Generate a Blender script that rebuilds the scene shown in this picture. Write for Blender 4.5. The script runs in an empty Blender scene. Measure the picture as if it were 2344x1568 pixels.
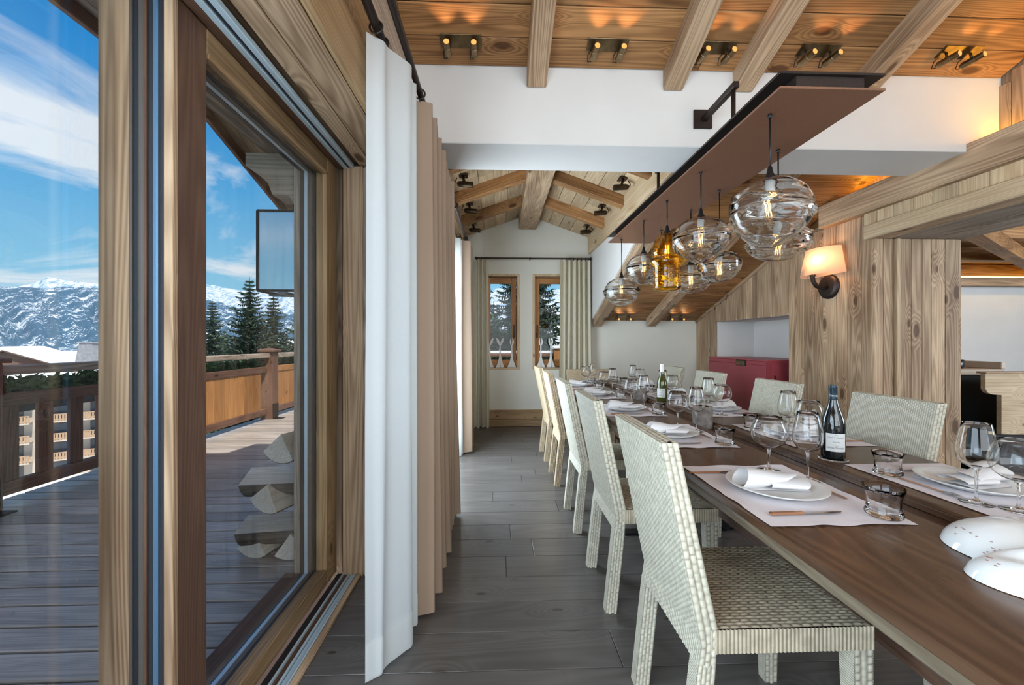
import bpy, math, random, numpy as np
from mathutils import Vector, Matrix, noise
R = random.Random(7)
PI = math.pi
SC = bpy.context.scene
COL = SC.collection
# ------------------------------------------------------------ camera, sky, sun, large lights, exposure
H = 1.235
YAW = 0.035
cam_d = bpy.data.cameras.new('camera'); cam = bpy.data.objects.new('camera', cam_d); COL.objects.link(cam)
cam_d.sensor_width = 36; cam_d.lens = 14.0; cam_d.clip_start = .02; cam_d.clip_end = 5000
cam.location = (0, 0, H); cam.rotation_euler = (PI/2, 0, -YAW)
SC.camera = cam
SC.view_settings.view_transform = 'Standard'; SC.view_settings.look = 'None'
SC.view_settings.gamma = 1; SC.view_settings.use_curve_mapping = False
SC.view_settings.exposure = 0.0
cy = SC.cycles
cy.use_denoising = True
cy.max_bounces = 12; cy.diffuse_bounces = 3; cy.glossy_bounces = 3; cy.transmission_bounces = 12; cy.transparent_max_bounces = 16
cy.use_adaptive_sampling = True; cy.adaptive_threshold = .08; cy.adaptive_min_samples = 12
cy.sample_clamp_indirect = 4; cy.caustics_reflective = False

def sky():
    w = bpy.data.worlds.new('winter_sky'); SC.world = w; w.use_nodes = True
    nt = w.node_tree; n = nt.nodes; L = nt.links; n.clear()
    out = n.new('ShaderNodeOutputWorld'); bg = n.new('ShaderNodeBackground')
    tc = n.new('ShaderNodeTexCoord'); sep = n.new('ShaderNodeSeparateXYZ')
    L.new(tc.outputs['Generated'], sep.inputs[0])
    ramp = n.new('ShaderNodeValToRGB'); L.new(sep.outputs['Z'], ramp.inputs[0])
    e = ramp.color_ramp.elements
    e[0].position = 0.0; e[0].color = (.40, .70, .88, 1)
    e[1].position = .62; e[1].color = (.006, .16, .54, 1)
    for p, c in ((.12, (.28, .62, .86, 1)), (.3, (.10, .42, .80, 1)), (.47, (.028, .27, .68, 1))):
        k = ramp.color_ramp.elements.new(p); k.color = c
    # wind-drawn clouds on a flat layer: direction / (z + .12)
    ad = n.new('ShaderNodeMath'); ad.operation = 'ADD'; ad.inputs[1].default_value = .16
    L.new(sep.outputs['Z'], ad.inputs[0])
    mx = n.new('ShaderNodeMath'); mx.operation = 'MAXIMUM'; mx.inputs[1].default_value = .05; L.new(ad.outputs[0], mx.inputs[0])
    dx = n.new('ShaderNodeMath'); dx.operation = 'DIVIDE'; L.new(sep.outputs['X'], dx.inputs[0]); L.new(mx.outputs[0], dx.inputs[1])
    dy = n.new('ShaderNodeMath'); dy.operation = 'DIVIDE'; L.new(sep.outputs['Y'], dy.inputs[0]); L.new(mx.outputs[0], dy.inputs[1])
    cb = n.new('ShaderNodeCombineXYZ'); L.new(dx.outputs[0], cb.inputs[0]); L.new(dy.outputs[0], cb.inputs[1])
    mp = n.new('ShaderNodeMapping'); mp.inputs['Scale'].default_value = (.8, .8, 1); mp.inputs['Location'].default_value = (19.24, 18.48, 0)
    mp.inputs['Rotation'].default_value = (0, 0, 2.86)
    L.new(cb.outputs[0], mp.inputs[0])
    nz = n.new('ShaderNodeTexNoise'); nz.inputs['Scale'].default_value = 1.1; nz.inputs['Detail'].default_value = 8
    nz.inputs['Roughness'].default_value = .58; nz.inputs['Distortion'].default_value = .6; L.new(mp.outputs[0], nz.inputs['Vector'])
    cr = n.new('ShaderNodeValToRGB'); cr.color_ramp.elements[0].position = .49; cr.color_ramp.elements[1].position = .61
    L.new(nz.outputs['Fac'], cr.inputs[0])
    up = n.new('ShaderNodeMapRange'); up.inputs['From Min'].default_value = -.02; up.inputs['From Max'].default_value = .1; L.new(sep.outputs['Z'], up.inputs['Value'])
    mu = n.new('ShaderNodeMath'); mu.operation = 'MULTIPLY'; L.new(cr.outputs[0], mu.inputs[0]); L.new(up.outputs[0], mu.inputs[1])
    mu2 = n.new('ShaderNodeMath'); mu2.operation = 'MULTIPLY'; mu2.inputs[1].default_value = .9; L.new(mu.outputs[0], mu2.inputs[0])
    mix = n.new('ShaderNodeMixRGB'); mix.inputs[2].default_value = (.86, .92, .98, 1)
    L.new(mu2.outputs[0], mix.inputs[0]); L.new(ramp.outputs[0], mix.inputs[1])
    L.new(mix.outputs[0], bg.inputs[0]); bg.inputs[1].default_value = 1.0
    L.new(bg.outputs[0], out.inputs[0])
sky()

def aim(o, d):
    o.rotation_euler = Vector(d).normalized().to_track_quat('-Z', 'Y').to_euler()
def lamp(name, kind, loc, d, power, color, size=None, size_y=None, **kw):
    l = bpy.data.lights.new(name, kind); l.energy = power; l.color = color
    if kind == 'AREA':
        l.shape = 'RECTANGLE'; l.size = size; l.size_y = size_y or size
    elif kind == 'SUN': l.angle = .009
    elif size: l.shadow_soft_size = size
    for k, v in kw.items(): setattr(l, k, v)
    o = bpy.data.objects.new(name, l); COL.objects.link(o); o.location = loc; aim(o, d); return o
lamp('sun', 'SUN', (0, 0, 30), (-.40, .50, -.92), 5.4, (1, .93, .82))
SKYC = (.72, .87, 1.0)
lamp('daylight_near_window', 'AREA', (-.86, -.35, 1.15), (1, .12, .05), 105, SKYC, 2.1, 2.1)
lamp('daylight_second_window', 'AREA', (-.62, 3.65, 1.15), (1, 0, 0), 92, SKYC, 1.35, 2.0)
lamp('rear_fill', 'AREA', (1.3, -2.15, 1.9), (0, 1, .12), 122, (.85, .93, 1), 3.2, 2.2)  # added fill lamp behind the camera; the rear wall has no window
lamp('daylight_kitchen_window', 'AREA', (6.6, .6, 1.6), (-.35, 1, 0), 190, (.74, .87, 1), 2.4, 1.6)

# ------------------------------------------------------------ materials
MATS = {}
def new_mat(name):
    m = bpy.data.materials.new(name); m.use_nodes = True
    nt = m.node_tree; nt.nodes.clear()
    out = nt.nodes.new('ShaderNodeOutputMaterial'); p = nt.nodes.new('ShaderNodeBsdfPrincipled')
    nt.links.new(p.outputs[0], out.inputs[0]); MATS[name] = m
    return m, nt.nodes, nt.links, p, out
def plain(name, c, rough=.5, metal=0., var=.0, vscale=8., bump=0., bscale=60., spec=.5, **kw):
    m, n, L, p, out = new_mat(name)
    p.inputs['Base Color'].default_value = (*c, 1); p.inputs['Roughness'].default_value = rough
    p.inputs['Metallic'].default_value = metal; p.inputs['Specular IOR Level'].default_value = spec
    for k, v in kw.items(): p.inputs[k.replace('_', ' ')].default_value = v
    if var or bump:
        tc = n.new('ShaderNodeTexCoord')
        if var:
            nz = n.new('ShaderNodeTexNoise'); nz.inputs['Scale'].default_value = vscale; nz.inputs['Detail'].default_value = 5
            L.new(tc.outputs['Object'], nz.inputs['Vector'])
            mr = n.new('ShaderNodeMapRange'); mr.inputs['To Min'].default_value = 1-var; mr.inputs['To Max'].default_value = 1+var
            mr.inputs['From Min'].default_value = .3; mr.inputs['From Max'].default_value = .7
            L.new(nz.outputs['Fac'], mr.inputs['Value'])
            vm = n.new('ShaderNodeVectorMath'); vm.operation = 'SCALE'; vm.inputs[0].default_value = c
            L.new(mr.outputs[0], vm.inputs['Scale']); L.new(vm.outputs[0], p.inputs['Base Color'])
        if bump:
            nb = n.new('ShaderNodeTexNoise'); nb.inputs['Scale'].default_value = bscale; nb.inputs['Detail'].default_value = 3
            L.new(tc.outputs['Object'], nb.inputs['Vector'])
            b = n.new('ShaderNodeBump'); b.inputs['Strength'].default_value = bump; b.inputs['Distance'].default_value = .003
            L.new(nb.outputs['Fac'], b.inputs['Height']); L.new(b.outputs[0], p.inputs['Normal'])
    return m
def wood(name, dark, light, axis='X', rough=.6, ring=26., cross=6.5, knots=.085, vary=.22, bump=.35, fib=.5, knotc=None, spec=.3, spread=1., huev=.0):
    m, n, L, p, out = new_mat(name)
    tc = n.new('ShaderNodeTexCoord'); oi = n.new('ShaderNodeObjectInfo')
    off = n.new('ShaderNodeVectorMath'); off.operation = 'SCALE'; off.inputs[0].default_value = (37.3, 19.7, 53.1)
    L.new(oi.outputs['Random'], off.inputs['Scale'])
    ad = n.new('ShaderNodeVectorMath'); ad.operation = 'ADD'; L.new(tc.outputs['Object'], ad.inputs[0]); L.new(off.outputs[0], ad.inputs[1])
    def mapped(sl, sc):
        s = {'X': (sl, sc, sc), 'Y': (sc, sl, sc), 'Z': (sc, sc, sl)}[axis]
        v = n.new('ShaderNodeVectorMath'); v.operation = 'MULTIPLY'; v.inputs[1].default_value = s; L.new(ad.outputs[0], v.inputs[0]); return v.outputs[0]
    n1 = n.new('ShaderNodeTexNoise'); n1.inputs['Scale'].default_value = 1; n1.inputs['Detail'].default_value = 1.5; L.new(mapped(.28, cross), n1.inputs['Vector'])
    vo = n.new('ShaderNodeTexVoronoi'); vo.voronoi_dimensions = '2D'; vo.inputs['Scale'].default_value = 1
    sx3 = n.new('ShaderNodeSeparateXYZ'); L.new(ad.outputs[0], sx3.inputs[0])
    la, ca, cb_ = {'X': 'XYZ', 'Y': 'YXZ', 'Z': 'ZXY'}[axis]
    m1 = n.new('ShaderNodeMath'); m1.operation = 'MULTIPLY'; m1.inputs[1].default_value = 1.9; L.new(sx3.outputs[la], m1.inputs[0])
    m2_ = n.new('ShaderNodeMath'); m2_.operation = 'MULTIPLY'; m2_.inputs[1].default_value = 3.6; L.new(sx3.outputs[cb_], m2_.inputs[0])
    m3 = n.new('ShaderNodeMath'); m3.operation = 'MULTIPLY_ADD'; m3.inputs[1].default_value = 4.6; L.new(sx3.outputs[ca], m3.inputs[0]); L.new(m2_.outputs[0], m3.inputs[2])
    c2 = n.new('ShaderNodeCombineXYZ'); L.new(m1.outputs[0], c2.inputs[0]); L.new(m3.outputs[0], c2.inputs[1]); L.new(c2.outputs[0], vo.inputs['Vector'])
    kn = n.new('ShaderNodeMapRange'); kn.interpolation_type = 'SMOOTHSTEP'; kn.inputs['From Min'].default_value = .34; kn.inputs['From Max'].default_value = 0.0
    L.new(vo.outputs['Distance'], kn.inputs['Value'])
    sp0 = n.new('ShaderNodeSeparateXYZ'); L.new(vo.outputs['Color'], sp0.inputs[0])
    g0 = n.new('ShaderNodeMath'); g0.operation = 'GREATER_THAN'; g0.inputs[1].default_value = .60; L.new(sp0.outputs[0], g0.inputs[0])
    kk = n.new('ShaderNodeMath'); kk.operation = 'MULTIPLY'; L.new(kn.outputs[0], kk.inputs[0]); L.new(g0.outputs[0], kk.inputs[1])
    ws = n.new('ShaderNodeMath'); ws.operation = 'MULTIPLY_ADD'; ws.inputs[1].default_value = .14 if knots else 0; L.new(kk.outputs[0], ws.inputs[0]); L.new(n1.outputs['Fac'], ws.inputs[2])
    si = n.new('ShaderNodeMath'); si.operation = 'MULTIPLY'; si.inputs[1].default_value = ring*6.28; L.new(ws.outputs[0], si.inputs[0])
    sn = n.new('ShaderNodeMath'); sn.operation = 'SINE'; L.new(si.outputs[0], sn.inputs[0])
    n2 = n.new('ShaderNodeTexNoise'); n2.inputs['Scale'].default_value = 1; n2.inputs['Detail'].default_value = 4; n2.inputs['Roughness'].default_value = .65
    L.new(mapped(2.2, 85), n2.inputs['Vector'])
    n3 = n.new('ShaderNodeTexNoise'); n3.inputs['Scale'].default_value = 1; n3.inputs['Detail'].default_value = 3; L.new(mapped(1.6, 7), n3.inputs['Vector'])
    a = n.new('ShaderNodeMath'); a.operation = 'MULTIPLY_ADD'; a.inputs[1].default_value = .15; L.new(sn.outputs[0], a.inputs[0]); L.new(n3.outputs['Fac'], a.inputs[2])
    b = n.new('ShaderNodeMath'); b.operation = 'MULTIPLY_ADD'; b.inputs[1].default_value = fib; L.new(n2.outputs['Fac'], b.inputs[0]); L.new(a.outputs[0], b.inputs[2])
    mr = n.new('ShaderNodeMapRange'); mr.inputs['From Min'].default_value = .5+fib*.5-.33/spread; mr.inputs['From Max'].default_value = .5+fib*.5+.33/spread
    L.new(b.outputs[0], mr.inputs['Value'])
    mix = n.new('ShaderNodeMixRGB'); mix.inputs[1].default_value = (*dark, 1); mix.inputs[2].default_value = (*light, 1); L.new(mr.outputs[0], mix.inputs[0])
    col = mix.outputs[0]
    if knots:
        k2 = n.new('ShaderNodeMapRange'); k2.interpolation_type = 'SMOOTHSTEP'; k2.inputs['From Min'].default_value = knots*1.35; k2.inputs['From Max'].default_value = knots*.6
        dg_ = n.new('ShaderNodeMath'); dg_.operation = 'ADD'; dg_.inputs[1].default_value = .45; L.new(sp0.outputs[1], dg_.inputs[0])
        dd_ = n.new('ShaderNodeMath'); dd_.operation = 'DIVIDE'; L.new(vo.outputs['Distance'], dd_.inputs[0]); L.new(dg_.outputs[0], dd_.inputs[1]); L.new(dd_.outputs[0], k2.inputs['Value'])
        # only some cells carry a knot
        sp = n.new('ShaderNodeSeparateXYZ'); L.new(vo.outputs['Color'], sp.inputs[0])
        gt = n.new('ShaderNodeMath'); gt.operation = 'GREATER_THAN'; gt.inputs[1].default_value = .60; L.new(sp.outputs[0], gt.inputs[0])
        km = n.new('ShaderNodeMath'); km.operation = 'MULTIPLY'; L.new(k2.outputs[0], km.inputs[0]); L.new(gt.outputs[0], km.inputs[1])
        km2 = n.new('ShaderNodeMath'); km2.operation = 'MULTIPLY'; km2.inputs[1].default_value = .85; L.new(km.outputs[0], km2.inputs[0])
        m2 = n.new('ShaderNodeMixRGB'); m2.inputs[2].default_value = (*(knotc or (dark[0]*.42, dark[1]*.33, dark[2]*.26)), 1)
        L.new(km2.outputs[0], m2.inputs[0]); L.new(col, m2.inputs[1]); col = m2.outputs[0]
    br = n.new('ShaderNodeMapRange'); br.inputs['To Min'].default_value = 1-vary; br.inputs['To Max'].default_value = 1+vary; L.new(oi.outputs['Random'], br.inputs['Value'])
    vs = n.new('ShaderNodeVectorMath'); vs.operation = 'SCALE'; L.new(col, vs.inputs[0]); L.new(br.outputs[0], vs.inputs['Scale'])
    L.new(vs.outputs[0], p.inputs['Base Color'])
    p.inputs['Roughness'].default_value = rough; p.inputs['Specular IOR Level'].default_value = spec
    if bump:
        bp = n.new('ShaderNodeBump'); bp.inputs['Strength'].default_value = bump; bp.inputs['Distance'].default_value = .0025
        L.new(b.outputs[0], bp.inputs['Height']); L.new(bp.outputs[0], p.inputs['Normal'])
    return m
def thin_glass(name, tint=(1, 1, 1), base=.035, power=4., top=.95, rough=.0, gl=(1, 1, 1)):
    m = bpy.data.materials.new(name); m.use_nodes = True; nt = m.node_tree; n = nt.nodes; L = nt.links; n.clear(); MATS[name] = m
    out = n.new('ShaderNodeOutputMaterial'); mx = n.new('ShaderNodeMixShader'); tr = n.new('ShaderNodeBsdfTransparent'); g = n.new('ShaderNodeBsdfGlossy')
    tr.inputs[0].default_value = (*tint, 1); g.inputs['Roughness'].default_value = rough; g.inputs[0].default_value = (*gl, 1)
    lw = n.new('ShaderNodeLayerWeight'); lw.inputs[0].default_value = .5
    pw = n.new('ShaderNodeMath'); pw.operation = 'POWER'; pw.inputs[1].default_value = power; L.new(lw.outputs['Facing'], pw.inputs[0])
    mr = n.new('ShaderNodeMapRange'); mr.inputs['To Min'].default_value = base; mr.inputs['To Max'].default_value = top; L.new(pw.outputs[0], mr.inputs['Value'])
    L.new(mr.outputs[0], mx.inputs[0]); L.new(tr.outputs[0], mx.inputs[1]); L.new(g.outputs[0], mx.inputs[2]); L.new(mx.outputs[0], out.inputs[0])
    return m
def real_glass(name, c=(1, 1, 1), rough=0., ior=1.48):
    m, n, L, p, out = new_mat(name)
    p.inputs['Base Color'].default_value = (*c, 1); p.inputs['Transmission Weight'].default_value = 1; p.inputs['Roughness'].default_value = rough; p.inputs['IOR'].default_value = ior
    return m
def glow(name, c, s):
    m = bpy.data.materials.new(name); m.use_nodes = True; nt = m.node_tree; n = nt.nodes; n.clear(); MATS[name] = m
    out = n.new('ShaderNodeOutputMaterial'); e = n.new('ShaderNodeEmission'); e.inputs[0].default_value = (*c, 1); e.inputs[1].default_value = s
    nt.links.new(e.outputs[0], out.inputs[0]); return m
def cloth(name, c, trans=.3, rough=.9, thru=.0, var=.05):
    m = bpy.data.materials.new(name); m.use_nodes = True; nt = m.node_tree; n = nt.nodes; L = nt.links; n.clear(); MATS[name] = m
    out = n.new('ShaderNodeOutputMaterial'); d = n.new('ShaderNodeBsdfDiffuse'); t = n.new('ShaderNodeBsdfTranslucent'); mx = n.new('ShaderNodeMixShader')
    tc = n.new('ShaderNodeTexCoord'); nz = n.new('ShaderNodeTexNoise'); nz.inputs['Scale'].default_value = 350; L.new(tc.outputs['Object'], nz.inputs['Vector'])
    mr = n.new('ShaderNodeMapRange'); mr.inputs['To Min'].default_value = 1-var; mr.inputs['To Max'].default_value = 1+var; L.new(nz.outputs['Fac'], mr.inputs['Value'])
    vs = n.new('ShaderNodeVectorMath'); vs.operation = 'SCALE'; vs.inputs[0].default_value = c; L.new(mr.outputs[0], vs.inputs['Scale'])
    L.new(vs.outputs[0], d.inputs[0]); L.new(vs.outputs[0], t.inputs[0])
    mx.inputs[0].default_value = trans; L.new(d.outputs[0], mx.inputs[1]); L.new(t.outputs[0], mx.inputs[2]); o = mx.outputs[0]
    if thru:
        tr = n.new('ShaderNodeBsdfTransparent'); m2 = n.new('ShaderNodeMixShader'); m2.inputs[0].default_value = thru; L.new(o, m2.inputs[1]); L.new(tr.outputs[0], m2.inputs[2]); o = m2.outputs[0]
    L.new(o, out.inputs[0]); return m

for ax in 'XYZ':
    wood('old_wood_'+ax, (.215, .125, .068), (.56, .39, .245), ax, rough=.7)            # greyed tan spruce
    wood('warm_wood_'+ax, (.17, .075, .026), (.49, .25, .10), ax, rough=.55)          # honey brown ceiling boards
    wood('frame_wood_'+ax, (.20, .115, .052), (.42, .275, .145), ax, rough=.45, knots=.05)
    wood('brown_wood_'+ax, (.085, .042, .026), (.15, .082, .052), ax, rough=.4, knots=.04, vary=.05)
    wood('weathered_'+ax, (.20, .145, .105), (.52, .42, .33), ax, rough=.85, bump=.8)
    wood('pale_wood_'+ax, (.42, .28, .155), (.66, .50, .32), ax, rough=.6)
    wood('orange_wood_'+ax, (.36, .14, .038), (.62, .29, .09), ax, rough=.45, knots=0)
    wood('rail_wood_'+ax, (.11, .052, .034), (.25, .135, .09), ax, rough=.7, knots=.05)
    wood('panel_wood_'+ax, (.30, .13, .04), (.50, .24, .085), ax, rough=.65, knots=.05)
wood('floor_wood', (.078, .069, .063), (.145, .131, .121), 'X', rough=.3, cross=3.5, knots=.05, vary=.13, bump=.12, spec=.55, spread=.8)
wood('deck_wood', (.27, .235, .21), (.52, .47, .43), 'X', rough=.40, knots=0, vary=.22, bump=.4, spec=.4)
wood('table_wood', (.055, .025, .013), (.132, .070, .038), 'Y', rough=.27, ring=34, cross=3.2, knots=0, vary=.04, bump=.16, spec=.5)
wood('table_edge', (.10, .075, .048), (.19, .15, .10), 'Y', rough=.4, knots=0, vary=.04, bump=.15)
wood('log_bark', (.06, .045, .035), (.19, .155, .125), 'X', rough=.95, knots=0, bump=1.)
wood('log_split', (.58, .49, .39), (.80, .73, .63), 'X', rough=.85, knots=0, bump=.6)
plain('plaster', (.72, .69, .655), .85, var=.03, vscale=3, bump=.12, bscale=90)
plain('plaster_warm', (.74, .71, .62), .85, var=.03, vscale=3, bump=.12, bscale=90)
plain('bronze', (.045, .032, .027), .45, metal=.7, var=.12, vscale=60)
plain('rust_brown', (.23, .108, .062), .42, metal=.3, var=.16, vscale=160)
plain('black_metal', (.012, .011, .012), .4, metal=.3)
plain('brass', (.23, .165, .09), .36, metal=1., var=.3, vscale=25)
plain('brass_dark', (.07, .048, .028), .38, metal=.9, var=.2, vscale=40)
plain('rose_gold', (.75, .42, .26), .2, metal=1.)
plain('steel', (.42, .40, .38), .18, metal=1.)
plain('aluminium', (.55, .68, .76), .35, metal=.3)
plain('blue_aluminium', (.12, .22, .34), .35, metal=.5)
plain('rubber', (.015, .018, .025), .5)
plain('seal_grey', (.10, .085, .075), .4)
plain('porcelain', (.82, .82, .81), .18, spec=.6)
plain('ceramic', (.80, .81, .80), .08, spec=.7)
plain('speckle', (.30, .10, .07), .3)
plain('label_paper', (.66, .66, .64), .7)
plain('ink', (.03, .03, .04), .7)
plain('silver_ink', (.55, .58, .6), .4)
plain('capsule_blue', (.012, .03, .045), .35, metal=.3)
plain('capsule_white', (.8, .78, .78), .4)
plain('bottle_dark', (.004, .007, .008), .06, spec=.8)
plain('bottle_green', (.05, .055, .008), .06, spec=.8)
plain('red_lacquer', (.34, .055, .070), .42, var=.03)
plain('red_lacquer_edge', (.40, .07, .08), .4)
plain('granite', (.012, .016, .017), .3, var=.8, vscale=160)
plain('dark_granite', (.02, .016, .018), .4, var=.7, vscale=150)
plain('stone_sill', (.5, .38, .28), .6, var=.08)
plain('rattan', (.54, .505, .40), .5, var=.16, vscale=45, spec=.35)
plain('rattan_seat', (.47, .40, .29), .45, var=.2, vscale=30, spec=.45)
plain('rattan_gold', (.55, .42, .27), .5, var=.16, vscale=45, spec=.35)
plain('birch_bark', (.20, .17, .15), .8, var=.5, vscale=26, bump=.6, bscale=60)
plain('cut_wood', (.34, .22, .13), .8, var=.15, vscale=20)
plain('snow', (.86, .88, .92), .7, var=.04, vscale=.5)
plain('needles', (.045, .075, .042), .85, var=.5, vscale=1.2)
plain('garland', (.07, .13, .055), .8, var=.5, vscale=14)
plain('bark', (.08, .055, .04), .9)
plain('facade', (.50, .44, .37), .8, var=.06)
plain('facade_dark', (.16, .10, .07), .8, var=.1)
plain('balcony_wood', (.42, .27, .16), .7)
plain('dark_pane', (.04, .06, .08), .2)
plain('stone_grey', (.30, .30, .31), .9, var=.2, vscale=2)
plain('card_white', (.80, .78, .74), .6)
plain('screw', (.6, .55, .42), .35, metal=.8)
plain('grey_panel', (.30, .30, .32), .6)
real_glass('blown_glass', (.97, .985, .985))
real_glass('amber_glass', (.97, .66, .10))
real_glass('cut_glass', (.99, .995, .995), ior=1.36)
thin_glass('stemware', (.985, .985, .985), .06, 3.0, .9)
thin_glass('bulb_glass', (1, .93, .8), .05, 3., .6)
thin_glass('window_glass', (.985, .99, .99), .035, 4.4, .9)
thin_glass('end_window_glass', (.985, .99, .99), .008, 4.4, .9)
thin_glass('lantern_glass', (.75, .82, .86), .55, 2., .9, rough=.12)
glow('filament', (1, .50, .16), 14)
glow('lamp_mouth', (1, .46, .13), 1.3)
glow('cove_led', (1, .62, .12), 9)
glow('ledge_led', (1, .55, .07), 24)
cloth('sheer', (.86, .88, .87), .48, thru=.05)
cloth('cream_linen', (.85, .79, .64), .30)
cloth('beige_linen', (.40, .290, .212), .10)
cloth('linen_white', (.80, .78, .78), .12)
cloth('mat_linen', (.78, .72, .74), .05)
# lamp shade: linen lit from inside by its own bulb
cloth('shade_linen', (.86, .66, .52), .55)
M = MATS

# ------------------------------------------------------------ geometry helpers
class G:
    def __init__(s): s.v = []; s.f = []
    def add(s, v, f):
        o = len(s.v); s.v.extend(v); s.f.extend([tuple(i+o for i in q) for q in f]); return s
    def box(s, x0, x1, y0, y1, z0, z1, ch=0.):
        if ch <= 0:
            return s.add([(x0,y0,z0),(x1,y0,z0),(x1,y1,z0),(x0,y1,z0),(x0,y0,z1),(x1,y0,z1),(x1,y1,z1),(x0,y1,z1)],
                  [(0,3,2,1),(4,5,6,7),(0,1,5,4),(1,2,6,5),(2,3,7,6),(3,0,4,7)])
        c = ch; v = []; idx = {}
        for sx in (0,1):
            for sy in (0,1):
                for sz in (0,1):
                    X = (x0,x1)[sx]; Y = (y0,y1)[sy]; Z = (z0,z1)[sz]
                    xi = X+(c,-c)[sx]; yi = Y+(c,-c)[sy]; zi = Z+(c,-c)[sz]
                    for k, p in enumerate(((X,yi,zi),(xi,Y,zi),(xi,yi,Z))):
                        idx[(sx,sy,sz,k)] = len(v); v.append(p)
        f = []
        I = lambda a,b,c_,k: idx[(a,b,c_,k)]
        for q in (0,1):
            f.append((I(q,0,0,0),I(q,1,0,0),I(q,1,1,0),I(q,0,1,0)))
            f.append((I(0,q,0,1),I(1,q,0,1),I(1,q,1,1),I(0,q,1,1)))
            f.append((I(0,0,q,2),I(1,0,q,2),I(1,1,q,2),I(0,1,q,2)))
        for a in (0,1):
            for b in (0,1):
                f.append((I(0,a,b,1),I(1,a,b,1),I(1,a,b,2),I(0,a,b,2)))
                f.append((I(a,0,b,0),I(a,1,b,0),I(a,1,b,2),I(a,0,b,2)))
                f.append((I(a,b,0,0),I(a,b,1,0),I(a,b,1,1),I(a,b,0,1)))
                for c_ in (0,1): f.append((I(a,b,c_,0),I(a,b,c_,1),I(a,b,c_,2)))
        return s.add(v, f)
    def prism(s, poly, axis, a, b):
        # poly of 2D points in the plane across axis
        n = len(poly)
        def P(p, t): return {'x': (t, p[0], p[1]), 'y': (p[0], t, p[1]), 'z': (p[0], p[1], t)}[axis]
        v = [P(p, a) for p in poly]+[P(p, b) for p in poly]
        f = [tuple(range(n))[::-1], tuple(range(n, 2*n))]+[(i, (i+1) % n, (i+1) % n+n, i+n) for i in range(n)]
        return s.add(v, f)
    def lathe(s, prof, n=24, c=(0,0,0), closed=False, M4=None):
        v = []
        for r, z in prof:
            for k in range(n):
                a = 2*PI*k/n; v.append((c[0]+r*math.cos(a), c[1]+r*math.sin(a), c[2]+z))
        if M4 is not None: v = [tuple(M4 @ Vector(p)) for p in v]
        m = len(prof); f = []
        for i in range(m-1+(1 if closed else 0)):
            j = (i+1) % m
            for k in range(n):
                f.append((i*n+k, i*n+(k+1) % n, j*n+(k+1) % n, j*n+k))
        if not closed:
            if prof[0][0] > 1e-5 and s_cap: pass
        return s.add(v, f)
    def tube(s, pts, r, n=8, cap=True):
        pts = [Vector(p) for p in pts]; m = len(pts); v = []
        rr = r if isinstance(r, (list, tuple)) else [r]*m
        ref = Vector((0, 0, 1))
        t0 = (pts[1]-pts[0]).normalized()
        if abs(t0.dot(ref)) > .9: ref = Vector((1, 0, 0))
        u = t0.cross(ref).normalized()
        for i in range(m):
            t = (pts[min(i+1, m-1)]-pts[max(i-1, 0)]).normalized()
            u = (u-t*u.dot(t)).normalized(); w = t.cross(u)
            for k in range(n):
                a = 2*PI*k/n; v.append(tuple(pts[i]+rr[i]*(math.cos(a)*u+math.sin(a)*w)))
        f = [(i*n+k, i*n+(k+1) % n, (i+1)*n+(k+1) % n, (i+1)*n+k) for i in range(m-1) for k in range(n)]
        if cap: f += [tuple(range(n))[::-1], tuple(range((m-1)*n, m*n))]
        return s.add(v, f)
    def grid(s, fn, nu, nv, closed_u=False):
        v = [tuple(fn(i/nu, j/nv)) for j in range(nv+1) for i in range(nu+(0 if closed_u else 1))]
        w = nu if closed_u else nu+1
        f = [(j*w+i, j*w+(i+1) % w, (j+1)*w+(i+1) % w, (j+1)*w+i) for j in range(nv) for i in range(nu)]
        return s.add(v, f)
    def torus(s, c, R0, r, axis='y', n=18, m=6):
        def fn(u, w):
            a = 2*PI*u; b = 2*PI*w; q = R0+r*math.cos(b); h = r*math.sin(b)
            p = {'y': (q*math.cos(a), h, q*math.sin(a)), 'z': (q*math.cos(a), q*math.sin(a), h), 'x': (h, q*math.cos(a), q*math.sin(a))}[axis]
            return (c[0]+p[0], c[1]+p[1], c[2]+p[2])
        return s.grid(fn, n, m, True)
s_cap = False
def wm(o):
    m = o.matrix_basis.copy()
    return wm(o.parent) @ m if o.parent else m
MESHC = {}
def mesh(g, smooth=False, recalc=True, angle=None):
    me = bpy.data.meshes.new('m'); me.from_pydata(g.v, [], g.f); 
    if recalc:
        import bmesh
        bm = bmesh.new(); bm.from_mesh(me); bmesh.ops.recalc_face_normals(bm, faces=bm.faces); bm.to_mesh(me); bm.free()
    if smooth:
        me.polygons.foreach_set('use_smooth', [True]*len(me.polygons))
        if angle: me.set_sharp_from_angle(angle=angle)
    me.update(); return me
def obj(name, g, m, parent=None, smooth=False, recalc=True, angle=None, Mx=None, me=None, **props):
    if me is None:
        me = mesh(g, smooth, recalc, angle); me.name = name
        me.materials.append(M[m] if isinstance(m, str) else m)
    o = bpy.data.objects.new(name, me); COL.objects.link(o)
    if Mx is not None: o.matrix_basis = Mx
    if parent: o.parent = parent
    for k, v in props.items(): o[k] = v
    return o
def tag(o, label, cat, group=None):
    o['label'] = label; o['category'] = cat
    if group: o['group'] = group
    return o
def thing(name, loc, label, cat, group=None, rz=0.):
    o = bpy.data.objects.new(name, None); COL.objects.link(o); o.empty_display_size = .1
    o.matrix_basis = Matrix.Translation(loc) @ Matrix.Rotation(rz, 4, 'Z')
    return tag(o, label, cat, group)
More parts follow.
